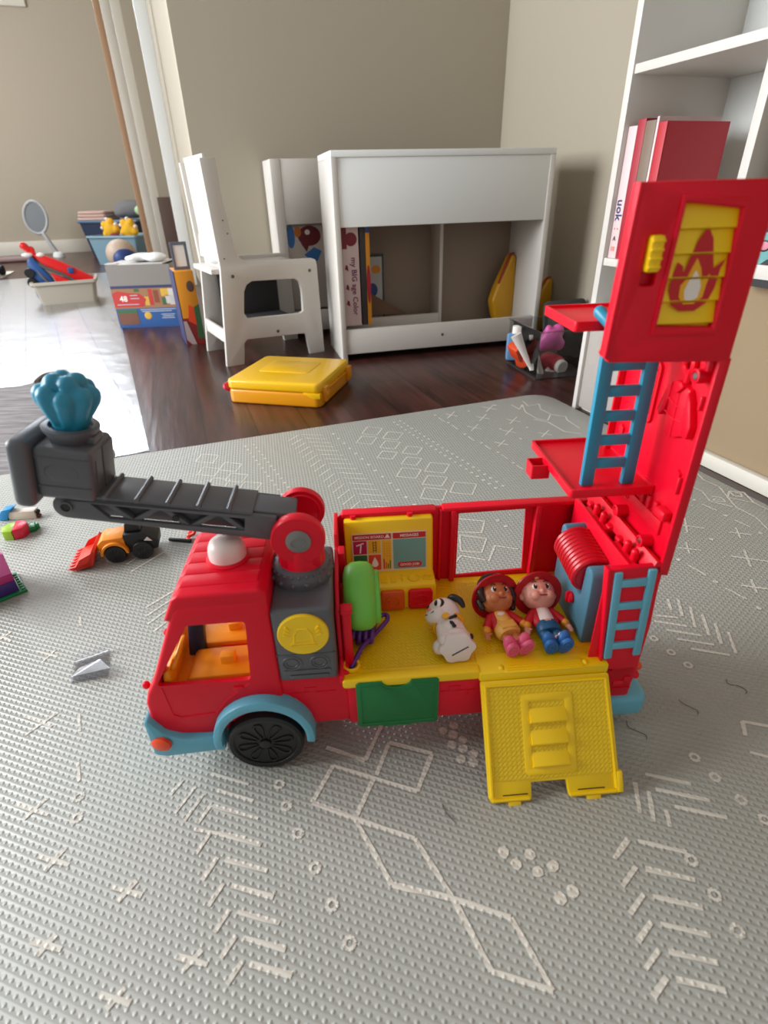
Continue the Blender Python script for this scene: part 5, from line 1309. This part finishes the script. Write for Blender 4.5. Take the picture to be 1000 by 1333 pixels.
# shelf board on the right wall, black underneath, with a teal picture box
ws = thing('wall_shelf', 'white shelf board with black underside on the beige right wall', 'shelf', RW(.975, .70, .40), YAWR - PI/2)
bpy.data.objects['wall_shelf'].location = RW(.930, .768, .346)
b = MB(); b.box(0, .9, 0, .045, .012, .034, .001); b.build('shelf_board', WHT, ws)
b = MB(); b.box(0, .9, .001, .045, 0, .012); b.build('shelf_underside', BLK, ws)['label'] = 'black underside strip'
g = thing('picture_box', 'teal box with pink and black print on the wall shelf at the right edge', 'box', RW(.936, .762, .380), YAWR - PI/2)
b = MB(); b.box(0, .16, 0, .035, 0, .11, .001); b.build('box', mat('teal_card', (104, 160, 160), .5), g)
b = MB(); b.ell((.028, 0, .028), (.010, .001, .007)); b.build('pink_print', mat('print_pink', (200, 120, 140), .5), g)
b = MB(); b.ell((.028, .0003, .028), (.013, .001, .0095)); b.prism([(.030, .0), (.060, .0), (.055, .012), (.040, .008)], -.0008, .0, 'y'); b.prism([(.012, .045), (.05, .055), (.05, .065), (.008, .055)], -.0008, 0, 'y'); b.build('black_print', BLK, g)

# beige bin on the floor with a red and blue toy in it
BINB = mat('beige_bin', (176, 168, 154), .5)
def tub(name, label, cat, P, rz, w, d, h, M_, flare=.1, group=None):
    o = thing(name, label, cat, P, rz, group)
    b = MB(); fw = w*(1 - flare)/2; fd = d*(1 - flare)/2; t_ = .004
    def ring(hw, hd, z, r): return [(x, y, z) for x, y in rrect(-hw, hw, -hd, hd, r, 4)]
    lv = [ring(fw, fd, 0, .02), ring(w/2, d/2, h, .02), ring(w/2 + .012, d/2 + .012, h, .025), ring(w/2 + .012, d/2 + .012, h - .012, .025), ring(w/2 + .010, d/2 + .010, h + .003, .025), ring(w/2 - t_, d/2 - t_, h + .003, .02), ring(fw - t_, fd - t_, t_, .02)]
    t = bmesh.new(); V = [[t.verts.new(p) for p in L] for L in (lv[0], lv[1], lv[3], lv[4], lv[5], lv[6])]
    for A_, B2 in zip(V[:-1], V[1:]):
        n = len(A_)
        for k in range(n): t.faces.new([A_[k], A_[(k+1) % n], B2[(k+1) % n], B2[k]])
    t.faces.new(V[0][::-1]); t.faces.new(V[-1]); b._merge(t)
    b.build('tub', M_, o); return o
bl = at(55, 398, FZ); br_ = at(126, 392, FZ); rz = math.atan2((br_ - bl).y, (br_ - bl).x); wd = (br_ - bl).length
cen = (bl + br_)/2 + Vector((-math.sin(rz), math.cos(rz), 0))*.125
tub('storage_bin', 'beige plastic bin on the shiny floor holding a red and blue toy', 'bin', cen, rz, wd*1.13, .28, .118, BINB, .12)
tz = Matrix.Translation(cen) @ Matrix.Rotation(rz, 4, 'Z')
TRED = mat('toy_red', (222, 20, 22), .4); TBLU = mat('toy_blue', (24, 76, 140), .45); TGRY = mat('toy_grey', (92, 88, 84), .5)
tr = thing('toy_racetrack', 'red and blue folded toy ramp leaning out of the beige bin', 'toy', M=tz)
b = MB(); b.prism([(-.165, .030), (-.160, .225), (-.130, .250), (-.060, .130), (-.040, .030)], -.05, .02, 'y', bev=.01); b.build('blue_block', TBLU, tr)['label'] = 'blue body'
b = MB(); b.prism([(-.120, .255), (-.070, .250), (.020, .205), (.155, .120), (.150, .060), (.120, .050), (-.02, .150), (-.100, .215)], -.03, .015, 'y', bev=.006)
b.prism([(-.06, .16), (.02, .12), (.08, .06), (.02, .05), (-.04, .10)], -.055, -.02, 'y', bev=.005)
b.caps((-.125, 0, .27), (-.155, -.01, .300), .016, .020); b.caps((-.125, 0, .24), (-.125, 0, .28), .018); b.build('red_track', TRED, tr)['label'] = 'red track'
b = MB(); b.tube([(-.11, -.036, .205), (.0, -.036, .145), (.09, -.036, .075)], .010, 6); b.tube([(-.13, -.04, .19), (-.07, -.055, .08)], .009, 6); b.build('grey_rail', TGRY, tr)
b = MB(); b.box(.03, .06, -.045, -.02, .150, .180, .004); b.build('blue_clip', TBLU, tr)
for z in (.215, .165):
    b = MB(); b.lathe([(.0, 0), (.024, 0), (.026, .006), (.024, .018), (0, .018)], (-.163, -.045, z - .05), (0, -1, 0), n=20); b.build('wheel', BLK, tr)
b = MB(); b.ell((-.150, -.02, .255), (.028, .02, .012)); b.ell((-.085, -.02, .252), (.022, .02, .012)); b.build('white_cap', S_WHT, tr)

# printed cardboard box
P0b = at(157, 427, FZ); P1b = at(236, 424, FZ); rzb = math.atan2((P1b - P0b).y, (P1b - P0b).x); wb_ = (P1b - P0b).length
cbx = thing('cardboard_box', 'open cardboard box with red and blue food print on the dark floor', 'box', P0b, rzb)
CW = mat('carton_white', (196, 192, 188), .6); CG = mat('carton_grey', (128, 122, 116), .65); CB = mat('carton_blue', (36, 82, 142), .5); CR_ = mat('carton_red', (182, 48, 44), .5); CF = mat('carton_food', (150, 108, 74), .55); CN = mat('carton_navy', (44, 50, 92), .5); CY_ = mat('carton_yellow', (206, 164, 60), .5); CGN = mat('carton_green', (56, 96, 60), .5)
b = MB(); hb_ = .262
b.box(0, wb_, 0, .004, 0, hb_); b.box(0, wb_, .196, .20, 0, hb_); b.box(0, .004, .004, .196, 0, hb_); b.box(wb_ - .004, wb_, .004, .196, 0, hb_); b.box(0, wb_, 0, .2, 0, .004)
b.build('carton', CG, cbx)
def cq(nm, pts, M_, y=-.001, lb=None):
    b = MB(); b.prism([(x*wb_, z*hb_) for x, z in pts], y, .0005, 'y'); o = b.build(nm, M_, cbx); 
    if lb: o['label'] = lb
    return o
R4 = lambda x0, x1, z0, z1: [(x0, z0), (x1, z0), (x1, z1), (x0, z1)]
cq('printed_band', R4(0, 1, .0, .315), CB, -.0008, 'blue lower band'); cq('printed_band', R4(0, 1, .315, .64), CF, -.0008, 'food picture band'); cq('printed_band', R4(0, 1, .635, .68), CN, -.0008, 'navy stripe')
cq('printed_badge', [(0, .34), (.46, .34), (.53, .46), (.44, .55), (.30, .56), (.10, .60), (0, .56)], CR_, -.0016, 'red badge')
cq('printed_picture', R4(.02, .34, .05, .29), mat('carton_brown', (112, 70, 52), .5), -.0016); cq('printed_picture', R4(.02, .34, .24, .30), CGN, -.002)
for x0, x1, z0, z1, M_ in ((.36, .44, .58, .63, CGN), (.58, .64, .36, .62, CR_), (.50, .57, .36, .50, CY_), (.78, .90, .50, .62, CY_), (.66, .74, .40, .60, mat('carton_rust', (130, 66, 44), .5)), (.84, .97, .38, .52, CW), (.78, .85, .36, .48, CGN), (.90, .99, .36, .62, CW)): cq('printed_picture', R4(x0, x1, z0, z1), M_, -.0013)
cM = lambda x, z, y=-.0022: Matrix(((1, 0, 0, x*wb_), (0, 0, -1, y), (0, 1, 0, z*hb_), (0, 0, 0, 1)))
b = MB(); b.text('48', .034, cM(.17, .47), bold=.0006); b.build('printed_number', S_WHT, cbx)
b = MB()
for z, x0, x1 in ((.375, .05, .40), (.285, .40, .97), (.255, .42, .90), (.20, .72, .94), (.17, .74, .92), (.14, .72, .93), (.52, .28, .40), (.47, .28, .42)): b.prism(R4(x0*wb_, x1*wb_, z*hb_, (z + .012)*hb_), -.0022, -.001, 'y')
b.build('printed_lines', mat('carton_print', (176, 180, 190), .5), cbx)
b = MB(); b.ell((.50*wb_, -.001, .19*hb_), (.016, .001, .016)); b.build('printed_seal', CY_, cbx)
b = MB(); b.box(.004, wb_*.9, .004, .19, hb_, hb_ + .004, .001); b.prism([(0, .0), (.05, .0), (.05, .04), (0, .05)], 0, .003, 'z', M=Matrix.Translation((.0, .0, hb_ + .004))); b.build('flap', CW, cbx)['label'] = 'white open flaps'
b = MB(); b.ell((.5*wb_, .10, .0), (.06, .06, .018)); b.ell((.72*wb_, .08, .0), (.05, .05, .02)); b.ell((.40*wb_, .07, .0), (.04, .05, .012)); o = b.build('plastic_bag', mat('bag_white', (232, 234, 236), .35), None, P0b + Vector((0, 0, hb_ + .022)), (0, 0, rzb)); melt(o, .006, 3)
tag(o, 'white crumpled plastic bag lying on top of the cardboard box', 'bag')
b = MB(); b.box(-.0015, .001, .02, .18, .10, .24, 0); b.build('side_print', CR_, cbx)

# light blue bin further back with toys, a navy crate behind it
q0 = at(128, 345, FZ); q1 = at(181, 345, FZ); rq = math.atan2((q1 - q0).y, (q1 - q0).x); wq = (q1 - q0).length
cq_ = (q0 + q1)/2 + Vector((-math.sin(rq), math.cos(rq), 0))*.2
tub('storage_bin', 'pale blue plastic bin with yellow plush toys in the far room', 'bin', cq_, rq, wq*1.17, .42, .235, mat('pale_blue_bin', (120, 152, 168), .45), .14)
PLY = mat('plush_yellow', (222, 168, 24), .8); PLW = mat('plush_white', (226, 214, 206), .8)
QR = Matrix.Rotation(rq, 3, 'Z')
for i, (x, lb) in enumerate(((-.085, 'left yellow plush toy with white tips in the pale blue bin'), (.105, 'right yellow plush toy with white tips in the pale blue bin'))):
    o = thing('plush_toy', lb, 'plush toy', cq_ + QR @ Vector((x, -.06, .20)), rq)
    b = MB(); b.ell((0, 0, .08), (.072, .06, .070))
    for a in range(5): b.ell((.060*math.cos(a*1.25 + i), -.02, .08 + .065*math.sin(a*1.25 + i)), (.035, .03, .035))
    bo = b.build('body', PLY, o); melt(bo, .012, 3)
    for a in range(5):
        b = MB(); b.ell((.076*math.cos(a*1.25 + i + .5), -.02, .085 + .080*math.sin(a*1.25 + i + .5)), (.018, .018, .016)); b.build('tip', PLW, o)['label'] = 'white tip'
b = MB(); b.ell((0, 0, 0), (.05, .03, .035)); tag(b.build('plush_toy', mat('plush_maroon', (120, 40, 50), .8), None, cq_ + QR @ Vector((.005, -.155, .225))), 'maroon toy between the two yellow plush toys', 'plush toy')
bp0 = at(160, 342, FZ) + Vector((0, -.02, 0))
o = thing('play_ball', 'beige and blue ball on the floor in front of the pale blue bin', 'ball', at(163, 350, FZ) + Vector((0, 0, .115)), rq)
b = MB(); b.ell((0, 0, 0), (.125, .115, .115)); b.build('ball', mat('ball_beige', (190, 168, 148), .5), o); b = MB(); b.ell((.05, -.03, -.03), (.092, .105, .090)); b.build('ball_panel', mat('ball_blue', (30, 60, 122), .5), o)['label'] = 'dark blue panel'
n0 = at(118, 335, FZ)
o = tub('storage_crate', 'dark navy crate against the far wall behind the pale blue bin', 'crate', n0 + Vector((.30, .14, 0)), rq, .68, .30, .325, mat('navy_crate', (36, 48, 74), .5), .16)
b = MB(); b.box(-.352, .352, -.162, .162, .318, .336, .006); b.build('crate_rim', mat('crate_rim_blue', (88, 122, 152), .45), o)['label'] = 'paler blue rim'
nb = n0 + Vector((.30, .14, .337))
b = MB()
for k in range(3): b.prism(rrect(-.36 + k*.01, -.02, -.14, .12, .03), k*.028, k*.028 + .026, 'z', bev=.010, seg=3)
tag(b.build('folded_cloth', mat('pink_cloth', (196, 164, 152), .9), None, nb, (0, 0, rq)), 'folded pale pink cloth on top of the navy crate', 'cloth')
b = MB(); b.ell((.20, .02, .092), (.19, .13, .085)); b.ell((.13, .0, .06), (.10, .12, .05)); o = b.build('soft_cushion', mat('grey_knit', (112, 112, 114), .95), None, nb, (0, 0, rq)); melt(o, .014, 4); tag(o, 'grey round cushion beside the pink cloth on the navy crate', 'cushion')
# white wire rack
rk = thing('wire_rack', 'white wire rack with hangers standing behind the pale blue bin', 'rack', at(166, 346, FZ) + Vector((.02, .62, 0)), rq)
b = MB()
for k in range(5): b.caps((k*.055 - .02, 0, .42 - k*.01), (k*.055 + .03, 0, 0), .008, n=8)
for z in (.42, .30, .2): b.caps((-.04, 0, z), (.26, 0, z - .02), .008, n=8)
b.build('rack_frame', WHT2, rk)
b = MB()
for k in range(4): b.prism(rrect(-.02, .045, .34, .40, .012), -.02, -.014, 'y', M=Matrix.Translation((k*.062, 0, -.01*k + .02)))
b.build('hanger_clips', WHT2, rk)
b = MB(); b.ell((-.03, -.02, .42), (.05, .03, .04)); b.build('green_clip', mat('pale_green', (166, 196, 150), .5), rk)
# insect swatter standing by the far wall
rkM = at(63, 334, FZ)
sw = thing('racket', 'grey round mesh racket standing upright by the far wall', 'racket', rkM + Vector((.15, -.06, 0)), rad(15))
RG = mat('racket_grey', (176, 178, 180), .45)
c_ = Vector((-.115, 0, .375))
b = MB(); b.tube([c_ + Matrix.Rotation(rad(10), 3, 'Y') @ Vector((.105*math.cos(a), 0, .150*math.sin(a))) for a in [2*PI*k/36 for k in range(36)]], .014, 8, True); b.build('racket_rim', RG, sw)
b = MB(); b.prism([(.102*math.cos(2*PI*k/36), .146*math.sin(2*PI*k/36)) for k in range(36)], -.003, .003, 'y', M=Matrix.Translation(c_) @ Matrix.Rotation(rad(10), 4, 'Y')); b.build('racket_mesh', mat('racket_mesh_grey', (120, 126, 130), .5), sw)['label'] = 'darker grey mesh'
b = MB(); b.caps((-.085, 0, .225), (-.01, 0, .02), .020, .026); b.build('racket_handle', RG, sw)
b = MB(); b.lathe([(.06, 0), (.055, .03), (.035, .05), (0, .05)], (0, 0, 0), n=24); b.build('racket_base', WHT2, sw)
# things at the left end of the far wall
b = MB(); b.caps((-.30, 0, .028), (.25, .0, .028), .028); b.caps((-.2, -.05, .025), (.2, -.03, .025), .025); o = b.build('rolled_cloth', mat('mauve_cloth', (140, 118, 116), .9), None, at(22, 341, FZ), (0, 0, YAWR)); melt(o, .01, 4); tag(o, 'dull mauve rolled cloth lying along the far baseboard', 'cloth')
b = MB(); b.prism(rrect(-.75, 0, -.0, .5, .02), 0, .008, 'z'); o = b.build('small_rug', mat('cream_rug', (206, 200, 186), .8), None, at(2, 363, FZ + .001), (0, 0, YAWR)); tag(o, 'small cream rug on the floor at the far left edge', 'rug')
tc_ = thing('toy_car', 'black wheeled toy cut by the left edge on the cream rug', 'toy car', at(-4, 360, FZ + .01), YAWR + rad(80))
b = MB(); b.box(-.12, .12, .0, .08, .03, .10, .01); b.build('car_body', mat('car_body_dark', (60, 60, 64), .5), tc_)
for x in (-.08, .08):
    b = MB(); b.lathe([(0, 0), (.036, 0), (.038, .01), (.036, .03), (0, .03)], (x, .0, .038), (0, -1, 0), n=20); b.build('wheel', BLK, tc_)

# colourful boxed toy leaning beside the chair
pz_ = at(245, 449, FZ)
bx = thing('puzzle_box', 'orange and dark patterned box standing between cardboard box and white chair', 'box', pz_, rad(24))
b = MB(); b.box(0, .070, 0, .16, 0, .270, .002); b.build('box', BKY, bx)
b = MB(); b.prism(R4(0, .07, 0, .10), -.001, 0, 'y'); b.build('lower_print', mat('print_dark_red', (140, 36, 34), .5), bx)
b = MB(); b.prism([(.0, .02), (.018, .0), (.035, .0), (.012, .09), (0, .09)], -.002, 0, 'y'); b.build('pale_print', mat('print_pale', (190, 170, 168), .5), bx)
b = MB(); b.prism([(.045, .02), (.07, .02), (.07, .15), (.05, .14)], -.002, 0, 'y'); b.build('green_print', CGN, bx); b = MB(); b.prism([(.02, .09), (.05, .07), (.045, .14), (.03, .15)], -.002, 0, 'y'); b.build('orange_print', ORL, bx)
b = MB(); b.ell((.05, -.001, .215), (.014, .001, .020)); b.build('brown_print', BRN, bx)
b = MB(); b.box(-.003, .0, .0, .16, .0, .27); b.build('side_print', CN, bx)
fr0 = thing('photo_stand', 'grey and white framed picture standing on the orange box', 'picture', pz_ + Matrix.Rotation(rad(24), 3, 'Z') @ Vector((.010, .05, .271)), rad(24))
b = MB(); b.prism(R4(0, .06, 0, .095), 0, .010, 'y', holes=[R4(.010, .05, .010, .085)]); b.build('frame_rim', mat('frame_grey', (96, 98, 112), .5), fr0); b = MB(); b.box(.009, .051, .003, .006, .009, .086); b.build('frame_picture', S_WHT, fr0)

# added grey wood-grain patch where the left floor lacks the window glare
b = MB(); P = [(-60, 640), (-60, 512), (0, 507), (25, 505), (45, 500), (58, 491), (72, 489), (84, 493), (93, 503), (150, 590), (140, 640)]
pp = [at(x, y, FZ) for x, y in P]
b.prism([(p.x, p.y) for p in pp], FZ + .0018, FZ + .0055, 'z')
gm = b.build('floor_patch', grain_mat('grey_wood_grain', (104, 98, 98), (150, 145, 146), (3, 30, 3), .75)); tag(gm, 'flat grey wood-grain patch added where the clear floor sheet lacks window glare', 'floor mat')
b = MB(); 
for k in range(7): pass
cp = [at(x, y, FZ + .006) for x, y in [(48, 499), (58, 491), (72, 489), (84, 493), (92, 503)]]
b.tube(smooth_path([c + Vector((0, 0, .004)) for c in cp], 4), .008, 8); b.build('curled_edge', mat('patch_edge_brown', (92, 78, 66), .7), gm)['label'] = 'brown curled edge'
